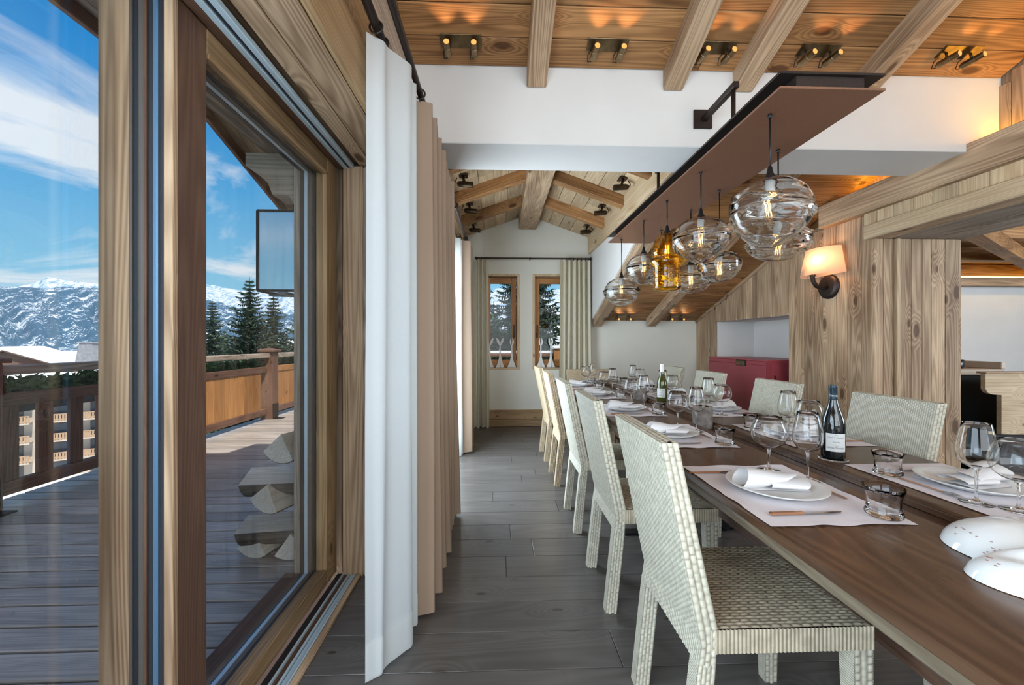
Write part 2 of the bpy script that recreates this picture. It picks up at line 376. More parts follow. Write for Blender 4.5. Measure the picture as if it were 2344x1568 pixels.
def bar(name, p0, p1, w, h, m, parent=None, up=(0,0,1), ch=.003, **props):
    """plank from p0 to p1 (centre line), w across, h along up; grain along its own X"""
    p0 = Vector(p0); p1 = Vector(p1); L = (p1-p0).length
    key = (round(L, 3), round(w, 4), round(h, 4), ch, m)
    if key not in MESHC:
        g = G().box(-L/2, L/2, -w/2, w/2, -h/2, h/2, ch); me = mesh(g, recalc=True); me.name = name; me.materials.append(M[m]); MESHC[key] = me
    x = (p1-p0).normalized(); z = Vector(up); z = (z-x*z.dot(x)).normalized(); y = z.cross(x)
    T = Matrix((x, y, z)).transposed().to_4x4(); T.translation = (p0+p1)/2
    if parent: T = wm(parent).inverted() @ T
    return obj(name, None, None, parent, me=MESHC[key], Mx=T, **props)
def struct(name, g, m, **kw): return obj(name, g, m, kind='structure', **kw)
def copy_tree(root, loc=None, rz=None, label=None, group=None):
    def cp(o, par):
        c = o.copy(); COL.objects.link(c); c.parent = par
        for ch in [x for x in KIDS(o)]: cp(ch, c)
        return c
    r = cp(root, None)
    if loc is not None: r.matrix_basis = Matrix.Translation(loc) @ Matrix.Rotation(rz or 0, 4, 'Z')
    if label: r['label'] = label
    if group: r['group'] = group
    return r
def KIDS(o): return list(o.children)

# ------------------------------------------------------------ room shell
ZC = lambda y: 3.741-.371*y                      # underside of the sloping roof boards
SL = math.atan(.371)
UPN = Vector((0, .371, 1)).normalized()
# floor
fl = struct('floor', G().box(-.80, 3.75, -2.3, 5.95, -.10, -.018), 'rubber')
y = -.3; k = 0
while y < 5.88:
    xs = sorted([-.74]+[R.uniform(-.1, .9)]+[R.uniform(1.3, 2.4)]+[3.7])
    for a, b in zip(xs[:-1], xs[1:]):
        bar('plank', (a+.0012, y+.1, -.009), (b-.0012, y+.1, -.009), .1975, .018, 'floor_wood', fl, ch=.0015)
    y += .2
bar('plank', (-.74, -.45, -.009), (3.7, -.45, -.009), .27, .018, 'floor_wood', fl, ch=.0015)
bar('plank', (-.74, -1.45, -.009), (3.7, -1.45, -.009), 1.7, .018, 'floor_wood', fl, ch=.0015)
# ceiling over the table: slab + boards + rafters
ce = struct('ceiling', G().prism([(-2.3, ZC(-2.3)+.03), (5.95, ZC(5.95)+.03), (5.95, ZC(5.95)+.2), (-2.3, ZC(-2.3)+.2)], 'x', 1.38, 3.6), 'warm_wood_X')
obj('roof_board', G().prism([(-2.3, ZC(-2.3)+.03), (2.55, ZC(2.55)+.03), (2.55, ZC(2.55)+.2), (-2.3, ZC(-2.3)+.2)], 'x', -.75, 1.38), 'warm_wood_X', ce)
def slope_planks(x0, x1, ya, yb, w, cuts):
    y = yb
    while y > ya:
        y1 = y-w
        ym = (y+y1)/2; xs = [x0]+sorted(c+R.uniform(-.25, .25) for c in cuts)+[x1]
        for a, b in zip(xs[:-1], xs[1:]):
            bar('plank', (a+.001, ym, ZC(ym)+.012), (b-.001, ym, ZC(ym)+.012), w/math.cos(SL)-.004, .024, 'warm_wood_X', ce, up=UPN, ch=.003)
        y = y1
slope_planks(-.52, 3.1, .1, 2.36, .152, (1.1,))
slope_planks(1.40, 3.0, 2.73, 5.88, .150, ())
def rafter(x, ya, yb, w=.115, h=.125, m='old_wood_X'):
    bar('rafter', (x, ya, ZC(ya)-h/2+.005), (x, yb, ZC(yb)-h/2+.005), w, h, m, ce, up=UPN, ch=.006)
for x in (.228, 1.048, 1.475, 2.235): rafter(x, -.5, 2.375)
for x in (1.455, 2.25): rafter(x, 2.72, 5.80, .13, .13)
# white plaster beam across the room
struct('trim_1', G().box(-.54, 3.12, 2.36, 2.72, 2.412, 2.90, .004), 'plaster')
# far bay: gabled ceiling on ridge beam, along y
g2 = struct('ceiling_far_bay', G().prism([(-.60, 2.80), (.43, 3.176), (1.42, 2.822), (1.42, 2.95), (.43, 3.30), (-.60, 2.95)], 'y', 2.55, 5.98), 'pale_wood_Y')
for sgn in (-1, 1):
    n = 6
    for i in range(n):
        d0 = i*.156+.01; d1 = d0+.152
        dm = (d0+d1)/2
        for ya, yb in ((2.72, 4.35+R.uniform(-.5, .5)), (None, 5.88)):
            if ya is None: ya = last+.002
            last = yb
            xm = .43+sgn*dm; zm = 3.118-.358*dm+.012
            bar('plank', (xm, ya, zm), (xm, yb, zm), .152/math.cos(.344), .022, 'pale_wood_X', g2, up=(sgn*.358, 0, 1), ch=.003)
    for y in (3.45, 4.22, 4.99, 5.75)[:3]:
        xa = .43+sgn*.10; xb = .43+sgn*.95
        za = 3.118-.358*.10-.055; zb = 3.118-.358*.95-.055
        bar('rafter', (xa, y, za), (xb, y, zb), .10, .12, 'warm_wood_X', g2, up=(sgn*.358, 0, 1), ch=.006)
bar('ridge_beam', (.43, 2.70, 3.02), (.43, 5.87, 3.02), .265, .24, 'old_wood_X', g2, ch=.008)
bar('purlin', (1.365, 2.70, 2.675), (1.365, 5.87, 2.675), .07, .26, 'pale_wood_X', g2, ch=.005)
bar('purlin', (-.49, 2.70, 2.675), (-.49, 5.87, 2.675), .07, .26, 'pale_wood_X', g2, ch=.005)
# far wall with two window openings
wf = G()
YW = 5.88
def wallx(g, x0, x1, z0, z1): g.box(x0, x1, YW, YW+.30, z0, z1)
W1 = (-.21, .30); W2 = (.53, 1.04); ZW = (.856, 2.225)
wallx(wf, -.8, 3.6, -.1, ZW[0]); wallx(wf, -.8, W1[0], *ZW); wallx(wf, W1[1], W2[0], *ZW)
wallx(wf, W2[1], 3.6, *ZW); wallx(wf, -.8, 3.6, ZW[1], 3.3)
struct('wall_far', wf, 'plaster_warm')
bb = struct('baseboard_far', G().box(-.50, 1.375, YW-.022, YW, 0, .245, .002), 'old_wood_X')
bar('board', (-.50, YW-.033, .176), (1.375, YW-.033, .176), .02, .125, 'frame_wood_X', bb)
bar('board', (-.50, YW-.036, .055), (1.375, YW-.036, .055), .024, .105, 'frame_wood_X', bb)
# plaster cheek between the bay and the low ceiling
struct('wall_bay_cheek', G().prism([(3.13, 2.60), (5.88, 2.60), (5.88, ZC(5.88)-.02), (3.13, ZC(3.13)-.02)], 'x', 1.372, 1.42), 'plaster')
# left wall
wl = G()
wl.box(-.80, -.52, 2.27, 2.9, 0, 3.2); wl.box(-.80, -.52, 4.45, 5.9, 0, 3.2); wl.box(-.80, -.52, 2.9, 4.45, 2.2, 3.2)
struct('wall_left', wl, 'plaster_warm')
hd = struct('wall_left_header', G().box(-.80, -.545, -2.3, 2.27, 2.20, 4.6), 'old_wood_Y')
for i, (z0, z1, m) in enumerate(((2.172, 2.40, 'frame_wood_X'), (2.405, 2.62, 'frame_wood_X'), (2.625, 2.86, 'weathered_X'), (2.865, 3.10, 'weathered_X'), (3.105, 3.34, 'old_wood_X'), (3.345, 3.6, 'old_wood_X'))):
    bar('plank', (-.532, -.6, (z0+z1)/2), (-.532, 2.27, (z0+z1)/2), .026, z1-z0, m, hd, ch=.004)
for i, (x0, x1) in enumerate(((-.735, -.665), (-.662, -.548))):
    bar('plank', ((x0+x1)/2, -.8, 2.185), ((x0+x1)/2, 2.265, 2.185), x1-x0, .03, ('old_wood_X', 'old_wood_X')[i], hd, ch=.004)
# jamb at the end of the sliding window
jb = struct('trim_2', G().box(-.84, -.53, 2.175, 2.27, 0, 2.2), 'brown_wood_Z')
bar('jamb_board', (-.765, 2.150, 0.0), (-.765, 2.150, 2.165), .105, .05, 'old_wood_X', jb, up=(0, 1, 0))
bar('jamb_board', (-.663, 2.145, 0.0), (-.663, 2.145, 2.165), .10, .055, 'weathered_X', jb, up=(0, 1, 0), ch=.012)
bar('jamb_board', (-.567, 2.150, 0.0), (-.567, 2.150, 2.165), .09, .05, 'old_wood_X', jb, up=(0, 1, 0))
# right wall: boarded, with niche, jamb, lintel, ledge
XR = 2.97
wr = struct('wall_right', G().box(XR+.03, XR+.13, 3.06, 3.98, 0, 2.26), 'old_wood_Z')
obj('backing', G().box(XR+.03, XR+.60, 5.36, 5.9, 0, 2.0), 'old_wood_Z', wr)
obj('backing', G().box(XR+.03, XR+.13, 3.98, 5.36, 1.53, 2.3), 'old_wood_Z', wr)
obj('backing', G().box(3.13, 3.25, 2.0, 5.9, 2.2, 3.6), 'old_wood_Z', wr)
def topz(y): return min(ZC(y)-.003, 2.27)
def wall_planks(ya, yb, z0, fn, ws=(.095, .14), m='old_wood_X', x=XR+.015):
    y = ya
    while y < yb-.01:
        w = min(R.uniform(*ws), yb-y)
        if yb-y-w < .05: w = yb-y
        t = fn(y+w)
        bar('plank', (x+R.uniform(-.002, .002), y+w/2, z0), (x+R.uniform(-.002, .002), y+w/2, t), w-.0025, .026, m, wr, up=(-1, 0, 0), ch=.003)
        y += w
wall_planks(3.045, 3.975, 0, topz)
wall_planks(3.975, 5.35, 1.515, topz)
wall_planks(5.35, 5.875, 0, topz, (.13, .2))
# slanted top board that closes the stepped plank ends against the slope
bar('cover_strip', (XR-.006, 4.0, ZC(4.0)-.022), (XR-.006, 5.875, ZC(5.875)-.022), .018, .04, 'old_wood_X', wr, up=UPN)
# niche
nc = struct('wall_niche', G().box(3.50, 3.6, 3.95, 5.40, 0, 1.6), 'plaster')
obj('side', G().box(XR+.03, 3.6, 5.33, 5.362, 0, 1.53), 'plaster', nc)
obj('side', G().box(XR+.13, 3.6, 3.90, 3.98, 0, 1.53), 'plaster', nc)
obj('top', G().box(XR+.005, 3.6, 3.975, 5.36, 1.515, 1.54), 'plaster', nc)
# frontal jamb of the kitchen opening
jr = struct('trim_3', G().box(XR+.02, 3.72, 3.075, 3.20, 0, 2.06), 'old_wood_Z')
x = XR+.0
for i, w in enumerate((.075, .085, .055, .10, .09, .075, .115, .12)):
    if i == 2:
        bar('door_edge', (x+.02, 3.045, 0), (x+.02, 3.045, 2.055), .03, .045, 'pale_wood_X', jr, up=(0, -1, 0)); x += .045; continue
    bar('plank', (x+w/2, 3.06, 0), (x+w/2, 3.06, 2.058), w-.003, .03, 'old_wood_X', jr, up=(0, -1, 0)); x += w
# lintel over the opening (underside, face), band of upright boards, ledge beam
for i, (a, b) in enumerate(((2.90, 3.10), (3.103, 3.36), (3.363, 3.71))):
    bar('lintel_board', ((a+b)/2, .4, 2.075), ((a+b)/2, 3.06, 2.075), b-a, .03, 'weathered_X' if i else 'old_wood_X', jr)
bar('lintel', (2.915, .4, 2.105), (2.915, 3.065, 2.105), .035, .11, 'pale_wood_X', wr, ch=.006)
y = .4
while y < 3.04:
    w = R.uniform(.11, .17); bar('plank', (2.955, y+w/2, 2.15), (2.955, y+w/2, 2.275), w-.003, .025, 'pale_wood_X', wr, up=(-1, 0, 0)); y += w
bar('ledge_beam', (2.995, .3, 2.362), (2.995, 3.50, 2.362), .21, .20, 'old_wood_X', wr, ch=.006)
# upper wall boards behind the ledge
y = .6
while y < 3.4:
    w = R.uniform(.14, .22); bar('plank', (3.115, y+w/2, 2.45), (3.115, y+w/2, ZC(y+w)-.003), w-.003, .025, 'old_wood_X', wr, up=(-1, 0, 0)); y += w
# rear wall and the near part of the right wall (behind the camera)
struct('wall_rear', G().box(-.8, 3.3, -2.4, -2.3, 0, 4.7), 'plaster')
struct('wall_right_near', G().box(3.0, 3.2, -2.3, .35, 0, 4.7), 'plaster')
obj('upper', G().box(3.13, 3.25, .35, 2.05, 2.45, 4.7), 'plaster', bpy.data.objects['wall_right_near'])
struct('wall_left_near', G().box(-1.0, -.8, -2.4, -1.45, 0, 2.2), 'plaster')
# kitchen beyond
kf = struct('floor_kitchen', G().box(3.75, 9, -1.0, 6.0, -.1, 0), 'floor_wood')
struct('wall_kitchen', G().box(3.6, 9.0, 5.6, 5.7, 0, 2.6), 'plaster')
struct('wall_kitchen_side', G().box(8.9, 9.0, -1.0, 5.7, 0, 2.8), 'plaster')
struct('wall_kitchen_front', G().box(3.2, 9.0, -1.1, -1.0, 0, 3.0), 'plaster')
kc = struct('ceiling_kitchen', G().prism([(-1.1, 2.95), (5.7, 2.30), (5.7, 2.5), (-1.1, 3.15)], 'x', 3.6, 9.0), 'warm_wood_X')
for i in range(5):
    yy = 2.5+i*.72; bar('rafter', (3.65, yy, 2.6-.095*(yy)+.22-.07), (9, yy, 2.6-.095*yy+.22-.07), .14, .16, 'warm_wood_X', kc)
bar('beam', (3.7, 5.48, 2.12), (9, 5.48, 2.12), .14, .16, 'weathered_X', kc)
bar('beam', (4.1, 3.3, 2.22), (7.9, 5.45, 2.22), .12, .14, 'warm_wood_X', kc)
# ------------------------------------------------------------ sliding window on the left
w1 = struct('window_1', G().box(-1.047, -.962, 1.078, 1.20, .0, 2.30, .003), 'old_wood_Z')
def wp(name, m, *b, ch=.002): return obj(name, G().box(*b, ch), m, w1)
Y0, Y1 = 1.077, 2.135
# sliding leaf: stiles and rails round the pane
wp('stile', 'brown_wood_Z', -.905, -.850, Y0, Y0+.117, .03, 2.168, ch=.003)
wp('stile', 'frame_wood_Z', -.905, -.850, 2.012, Y1-.003, .03, 2.168, ch=.003)
wp('bottom_rail', 'frame_wood_Y', -.905, -.850, Y0+.118, 2.011, .03, .104, ch=.003)
wp('top_rail', 'frame_wood_Y', -.905, -.850, Y0+.118, 2.011, 2.078, 2.168, ch=.003)
wp('glazing_bead', 'frame_wood_Y', -.868, -.846, Y0+.12, 2.010, .095, .112)
wp('glazing_bead', 'frame_wood_Y', -.868, -.846, Y0+.12, 2.010, 2.066, 2.082)
wp('glazing_bead', 'frame_wood_Z', -.868, -.846, 1.998, 2.014, .10, 2.08)
# end face of the leaf stack seen from the room: seals, grooves, thin wood strip
wp('edge_strip', 'old_wood_Z', -.872, -.848, Y0-.008, Y0+.01, .03, 2.168)
wp('edge_groove', 'rubber', -.885, -.873, Y0-.002, Y0+.05, .03, 2.168)
wp('edge_profile', 'blue_aluminium', -.899, -.886, Y0-.010, Y0+.05, .03, 2.168, ch=.003)
wp('edge_seal', 'rubber', -.914, -.900, Y0-.004, Y0+.05, .03, 2.168)
wp('edge_strip', 'brown_wood_Z', -.921, -.915, Y0-.009, Y0+.04, .03, 2.168)
wp('edge_profile', 'seal_grey', -.940, -.922, Y0-.008, Y0+.05, .03, 2.168, ch=.006)
wp('edge_seal', 'rubber', -.954, -.941, Y0-.002, Y0+.05, .03, 2.168)
wp('edge_profile', 'seal_grey', -.962, -.955, Y0-.006, Y0+.05, .03, 2.168)
obj('pane', G().box(-.890, -.886, Y0+.11, 2.015, .09, 2.09), 'window_glass', w1)
# spacers and the outer frame round the opening
for x0, x1, m in ((-.905, -.893, 'aluminium'), (-.925, -.908, 'rubber'), (-.945, -.928, 'seal_grey'), (-.963, -.948, 'aluminium'), (-.985, -.966, 'rubber')):
    wp('spacer', m, x0, x1, 2.015, 2.06, .08, 2.10, ch=0)
    wp('spacer', m, x0, x1, Y0+.15, 2.014, 2.085, 2.12, ch=0)
    wp('spacer', m, x0, x1, Y0+.15, 2.014, .05, .088, ch=0)
# near fixed pane with its own frame
obj('fixed_pane', G().box(-1.006, -1.002, -1.4, Y0+.002, .02, 2.28), 'window_glass', w1)
wp('outer_sill', 'rail_wood_Y', -1.12, -.965, -1.4, 2.14, -.01, .022)
# head: aluminium track and its channel; floor track with wood lip
wp('head_board', 'brown_wood_Y', -.845, -.812, -.9, 2.14, 2.150, 2.172)
wp('head_track', 'aluminium', -.812, -.790, -.9, 2.125, 2.148, 2.170)
wp('head_track', 'rubber', -.790, -.776, -.9, 2.13, 2.156, 2.172)
wp('head_track', 'aluminium', -.776, -.755, -.9, 2.115, 2.150, 2.170)
wp('floor_track', 'rubber', -.850, -.815, -.9, 2.14, .0, .012)
wp('floor_track', 'aluminium', -.815, -.808, -.9, 2.14, .0, .026)
wp('floor_track', 'brown_wood_Y', -.808, -.786, -.9, 2.14, .0, .014)
wp('floor_track', 'aluminium', -.786, -.779, -.9, 2.14, .0, .022)
wp('floor_track', 'aluminium', -.777, -.755, -.9, 2.14, .0, .012)
wp('floor_track', 'aluminium', -.753, -.746, -.9, 2.14, .0, .022)
wp('floor_lip', 'old_wood_Y', -.745, -.722, -.9, 2.12, .0, .018)
# window 2, behind the closed curtain
w2 = struct('window_2', G().box(-.80, -.72, 2.9, 2.98, 0, 2.2, .003), 'frame_wood_Z')
obj('stile', G().box(-.80, -.72, 4.37, 4.45, 0, 2.2, .003), 'frame_wood_Z', w2)
obj('top_rail', G().box(-.80, -.72, 2.98, 4.37, 2.12, 2.2, .003), 'frame_wood_Y', w2)
obj('pane', G().box(-.765, -.761, 2.98, 4.37, 0, 2.12), 'window_glass', w2)

# far windows: reveal lining, orange sash, handle
def far_window(name, x0, x1, hs):
    w = struct(name, G().box(x0, x1, YW+.02, YW+.26, ZW[0]-.012, ZW[0]+.008), 'old_wood_X')
    c = (x0+x1)/2; t = .025
    for nm, b in (('lining', (x0-.02, x0+t-.01, YW-.012, YW+.19, ZW[0]-.02, ZW[1]+.02)), ('lining', (x1-t+.01, x1+.02, YW-.012, YW+.19, ZW[0]-.02, ZW[1]+.02)),
                  ('lining', (x0+t-.01, x1-t+.01, YW-.012, YW+.19, ZW[1]-.01, ZW[1]+.02)), ('sill', (x0+t-.01, x1-t+.01, YW-.012, YW+.02, ZW[0]-.02, ZW[0]+.008))):
        obj(nm, G().box(*b, .003), 'pale_wood_Z' if nm == 'lining' else 'pale_wood_X', w)
    f = .07; ya, yb = YW+.12, YW+.185; z0, z1 = ZW[0]+.01, ZW[1]-.02; a, b = x0+t, x1-t
    obj('stile', G().box(a, a+f, ya, yb, z0, z1, .004), 'orange_wood_Z', w)
    obj('stile', G().box(b-f, b, ya, yb, z0, z1, .004), 'orange_wood_Z', w)
    obj('rail', G().box(a+f, b-f, ya, yb, z1-f-.01, z1, .004), 'orange_wood_X', w)
    obj('rail', G().box(a+f, b-f, ya, yb, z0, z0+f+.04, .004), 'orange_wood_X', w)
    obj('pane', G().box(a+f-.005, b-f+.005, YW+.15, YW+.154, z0+f, z1-f), 'end_window_glass', w)
    hx = b-f/2 if hs > 0 else a+f/2
    h = obj('handle', G().box(hx-.011, hx+.011, ya-.012, ya, 1.30, 1.38, .003).box(hx-.008, hx+.008, ya-.05, ya-.034, 1.32, 1.50, .004).box(hx-.006, hx+.006, ya-.045, ya-.005, 1.33, 1.345), 'bronze', w)
    return w
far_window('window_3', W1[0], W1[1], 1); far_window('window_4', W2[0], W2[1], -1)

# folded white tulip-shaped card holders on the sills
def tulip(x, y, op, side, label):
    t = thing('tulip_candle_holder', (x, y, ZW[0]+.008), label, 'decoration', 'white tulip ornaments on the far sills', rz=op*.4)
    g = G(); n = 4
    # two crossed folded blades: flared foot, thin stem
    pr = [(.068, 0), (.045, .05), (.026, .10), (.014, .16), (.010, .24), (.010, .33)]
    for a in (0, PI/2):
        pts = [(r, z) for r, z in pr]+[(-r, z) for r, z in pr[::-1]]
        if a == 0: g.prism(pts, 'y', -.0018, .0018)
        else: g.prism([(p[0]*.45, p[1]) for p in pts], 'x', -.0018, .0018)
    obj('stem', g, 'card_white', t)
    # petals
    for s in (-1, 1):
        q = [(0, .325), (s*.020, .335), (s*(.036+op*.012), .375), (s*(.030+op*.030), .415), (s*(.018+op*.042), .445), (s*(.012+op*.012), .41), (s*.006, .36)]
        obj('petal', G().prism(q, 'y', -.0022, .0022), 'card_white', t)
    return t
tulip(-.125, YW+.065, 1, 0, 'white open tulip ornament beside the cream curtain, left sill')
tulip(.030, YW+.065, .9, 0, 'white open tulip ornament in the middle of the left sill')
tulip(.205, YW+.065, -.2, 0, 'white closed tulip ornament below the window handle, left sill')
tulip(.64, YW+.065, -.2, 0, 'white closed tulip ornament on the right sill, nearer the wall pier')
tulip(.79, YW+.065, .1, 0, 'slim white tulip ornament on the right sill beside the curtain')

# ------------------------------------------------------------ curtains and rods
def rod(name, x, z, ya, yb, r, label, rings, kind='y', brackets=()):
    t = thing(name, (x, ya, z), label, 'curtain rod')
    pts = [(0, 0, 0), (0, yb-ya, 0)] if kind == 'y' else [(0, 0, 0), (yb, 0, 0)]
    obj('pole', G().tube(pts, r, 14), 'bronze', t, smooth=True, angle=.6)
    for p in brackets:
        if kind == 'y': obj('bracket', G().tube([(0, p-ya, 0), (x_wall-x, p-ya, .0)], .009, 8).torus((0, p-ya, 0), r+.006, .006, 'y'), 'bronze', t, smooth=True)
        else: obj('bracket', G().tube([(p, 0, 0), (p, .10, .0)], .008, 8).torus((p, 0, 0), r+.006, .006, 'x'), 'bronze', t, smooth=True)
    return t
x_wall = -.52
rod('curtain_rod', -.362, 2.392, -.9, 2.95, .0145, 'dark bronze curtain rod over the beige curtain of the big window', 0, brackets=(1.0,))
rod('curtain_rod', -.445, 2.392, -.9, 2.95, .0165, 'thick dark bronze rod carrying the white sheer beside the window', 0, brackets=(.5,))
rod('curtain_rod', -.362, 2.40, 3.0, 4.9, .0145, 'steel-lit curtain rod over the farther side window', 0, brackets=(3.4,))
rod('curtain_rod', -.335, 2.452, YW-.13, 1.70, .012, 'bronze curtain rod across the end wall above both windows', 0, kind='x', brackets=(.02, .80, 1.68))
def curtain(name, label, pts, ztop, m, flare=1.25, zbot=.012, nz=14, rings=None, ringx=None, cat='curtain', hem=.0, seed=0, thick=.0, lean=0.):
    """pts: plan path (x, y) of the gathered cloth; folds open towards the floor"""
    P = [Vector((p[0], p[1], 0)) for p in pts]
    # smooth path by Catmull-Rom
    S = []
    for i in range(len(P)-1):
        a, b, c, d = P[max(i-1, 0)], P[i], P[i+1], P[min(i+2, len(P)-1)]
        for k in range(6):
            t = k/6; S.append(.5*((2*b)+(-a+c)*t+(2*a-5*b+4*c-d)*t*t+(-a+3*b-3*c+d)*t*t*t))
    S.append(P[-1]); c0 = sum(S, Vector())/len(S)
    base = Vector((c0.x, c0.y, 0))
    t = thing(name, base, label, cat)
    n = len(S)-1; rr = random.Random(seed)
    def fn(u, w):
        i = min(int(u*n+1e-6), n); p = S[i]
        z = zbot+(ztop-zbot)*w
        k = 1+(flare-1)*(1-w)**1.3
        x = c0.x+(p.x-c0.x)*k; y = c0.y+(p.y-c0.y)*(1+(k-1)*.25)
        q = noise.noise(Vector((u*9+seed, w*1.6, seed)))*.012*(1.2-w)
        zz = z+(noise.noise(Vector((u*6, 3, seed)))*.02 if w == 0 else 0)
        if w == 0: zz = max(.004, zz-.004)
        return (x+q-base.x+lean*(1-w), y+q-base.y, zz)
    g = G().grid(fn, n, nz)
    o = obj('fabric', g, m, t, smooth=True, recalc=False)
    if hem:
        g = G()
        def fh(u, w):
            p = fn(u, (.003+w*hem)/(ztop-zbot)*(1 if w < 1 else 1)); return (p[0]+.0025, p[1]-.0025, p[2])
        obj('hem', G().grid(fh, n, 2), m, t, smooth=True, recalc=False)
    if rings:
        for ry, rx in rings:
            g = G().torus((rx-base.x, ry-base.y, ztop+.030), .023, .0042, 'y')
            g.torus((rx-base.x, ry-base.y, ztop+.002), .007, .0018, 'x', 10, 5)
            obj('ring', g, 'bronze', t, smooth=True)
    return t
def zig(x0, x1, y0, y1, n, jx=.012, seed=1):
    r = random.Random(seed); out = []
    for i in range(n+1):
        y = y0+(y1-y0)*i/n; x = (x0 if i % 2 == 0 else x1)+r.uniform(-jx, jx)
        out.append((x, y+r.uniform(-.2, .2)*(y1-y0)/n))
    return out
curtain('sheer_curtain', 'long white sheer curtain gathered beside the big sliding window', [(-.475, 1.455), (-.455, 1.475), (-.425, 1.50), (-.418, 1.53), (-.385, 1.575), (-.352, 1.625), (-.37, 1.66), (-.45, 1.68), (-.475, 1.70), (-.40, 1.72), (-.355, 1.745), (-.43, 1.77), (-.47, 1.79), (-.39, 1.815), (-.42, 1.85)],
        2.357, 'sheer', flare=1.06, rings=[(1.47, -.445), (1.55, -.445), (1.63, -.445), (1.70, -.445), (1.78, -.445)], hem=.13, seed=3)
curtain('linen_curtain', 'heavy beige curtain closed across the wall, right of the white sheer', zig(-.415, -.315, 1.845, 2.86, 31, seed=5), 2.357, 'beige_linen', flare=1.5,
        rings=[(1.86+.112*i, -.362) for i in range(10)], seed=5, nz=18)
curtain('sheer_curtain', 'narrow pale sheer behind the beige curtain by the side window', zig(-.46, -.40, 4.30, 4.50, 6, .005, seed=9), 2.365, 'sheer', flare=1.1, rings=[(4.35, -.43), (4.45, -.43)], seed=8)
curtain('linen_curtain', 'beige curtain bunched near the left corner of the end wall', zig(-.41, -.31, 4.42, 4.82, 10, seed=11), 2.365, 'beige_linen', flare=1.3, rings=[(4.45+.07*i, -.362) for i in range(5)], seed=9)
def curtain_x(name, label, x0, x1, n, m, seed, nr):
    pts = zig(YW-.18, YW-.075, x0, x1, n, .008, seed); pts = [(b, a) for a, b in pts]
    t = curtain(name, label, pts, 2.425, m, flare=1.12, rings=None, seed=seed)
    b = t.matrix_basis.translation
    for i in range(nr):
        rx = x0+(x1-x0)*(i+.5)/nr
        obj('ring', G().torus((rx-b.x, YW-.13-b.y, 2.445), .019, .0042, 'x'), 'bronze', t, smooth=True)
    return t
curtain_x('cream_curtain', 'cream sheer curtain at the left end of the end-wall rod', -.335, -.135, 7, 'cream_linen', 21, 3)
curtain_x('cream_curtain', 'cream lined curtain gathered at the right end of the end wall', .90, 1.355, 13, 'cream_linen', 22, 8)

# ------------------------------------------------------------ terrace outside
dk = struct('deck', G().box(-4.05, -1.05, -2.0, 12.0, -.30, -.075), 'rail_wood_Y')
y = -1.0
i = 0
while y < 11.5:
    bar('board', (-4.0, y+.073, -.045), (-1.06 if y < 6.2 else 3.5, y+.073, -.045), .136, .028, 'deck_wood', dk, ch=.005)
    if y < 6:
        for xs in (-1.42, -1.62, -2.25, -2.45, -3.1, -3.3)[(0 if i % 2 else 1)::2]:
            obj('screw', None, None, dk, me=SCREW, Mx=Matrix.Translation((xs+R.uniform(-.02, .02), y+.05+R.uniform(0, .04), -.031))) if 'SCREW' in globals() else None
    if 'SCREW' not in globals():
        SCREW = mesh(G().box(-.006, .006, -.006, .006, 0, .0015, .001)); SCREW.name = 'screw'; SCREW.materials.append(M['screw'])
    y += .150; i += 1
obj('extension', G().box(-1.05, 4.2, 6.25, 12.0, -.30, -.075), 'rail_wood_X', dk)
# unseen mass above and behind, added to shade the near deck; outside wall and eave
struct('deck_shade_mass', G().box(-4.6, 6.5, -4.5, -.45, 4.75, 9.4).box(-1.05, -.80, -4.5, -1.45, -.2, 4.8), 'weathered_X')
struct('wall_left_outside', G().box(-1.02, -.80, 2.28, 2.9, -.1, 3.0).box(-1.02, -.80, 4.45, 6.18, -.1, 3.0).box(-1.02, -.80, 2.9, 4.45, 2.22, 3.0).box(-1.02, -.80, -1.4, 2.3, 2.32, 3.2), 'old_wood_Z')
rf = struct('roof_eave', G().prism([(-2.0, 2.78), (2.68, 2.78), (3.67, 2.44), (3.67, 2.56), (2.70, 2.92), (-2.0, 2.92)], 'x', -1.90, -1.0), 'weathered_Y')
bar('eave_board', (-1.89, -1.5, 2.735), (-1.89, 2.69, 2.735), .03, .11, 'rail_wood_X', rf)
bar('eave_board', (-1.89, 2.66, 2.735), (-1.89, 3.68, 2.395), .03, .11, 'rail_wood_X', rf)
for i in range(5):
    x = -1.80+i*.17
    bar('soffit_board', (x, -1.5, 2.765), (x, 2.68, 2.765), .165, .025, 'weathered_X', rf)
    bar('soffit_board', (x, 2.68, 2.765), (x, 3.66, 2.425), .165, .025, 'old_wood_X', rf)
bar('eave_beam', (-1.145, -1.5, 2.32), (-1.145, 2.21, 2.32), .235, .13, 'weathered_X', rf, ch=.01)
cb = G().prism([(-1.357, 2.255), (-1.357, 2.185), (-1.30, 2.150), (-1.24, 2.095), (-1.215, 2.03), (-1.13, 2.03), (-1.08, 1.95), (-1.02, 1.95), (-1.02, 2.255)], 'y', 2.19, 2.34)
obj('corbel', cb, 'weathered_X', rf)
bar('outer_post', (-1.037, 2.165, -.03), (-1.037, 2.165, 2.29), .075, .07, 'weathered_X', rf, up=(0, 1, 0), ch=.008)
bar('outer_post', (-1.092, 2.25, -.03), (-1.092, 2.25, 2.0), .055, .07, 'weathered_X', rf, up=(0, 1, 0), ch=.01)
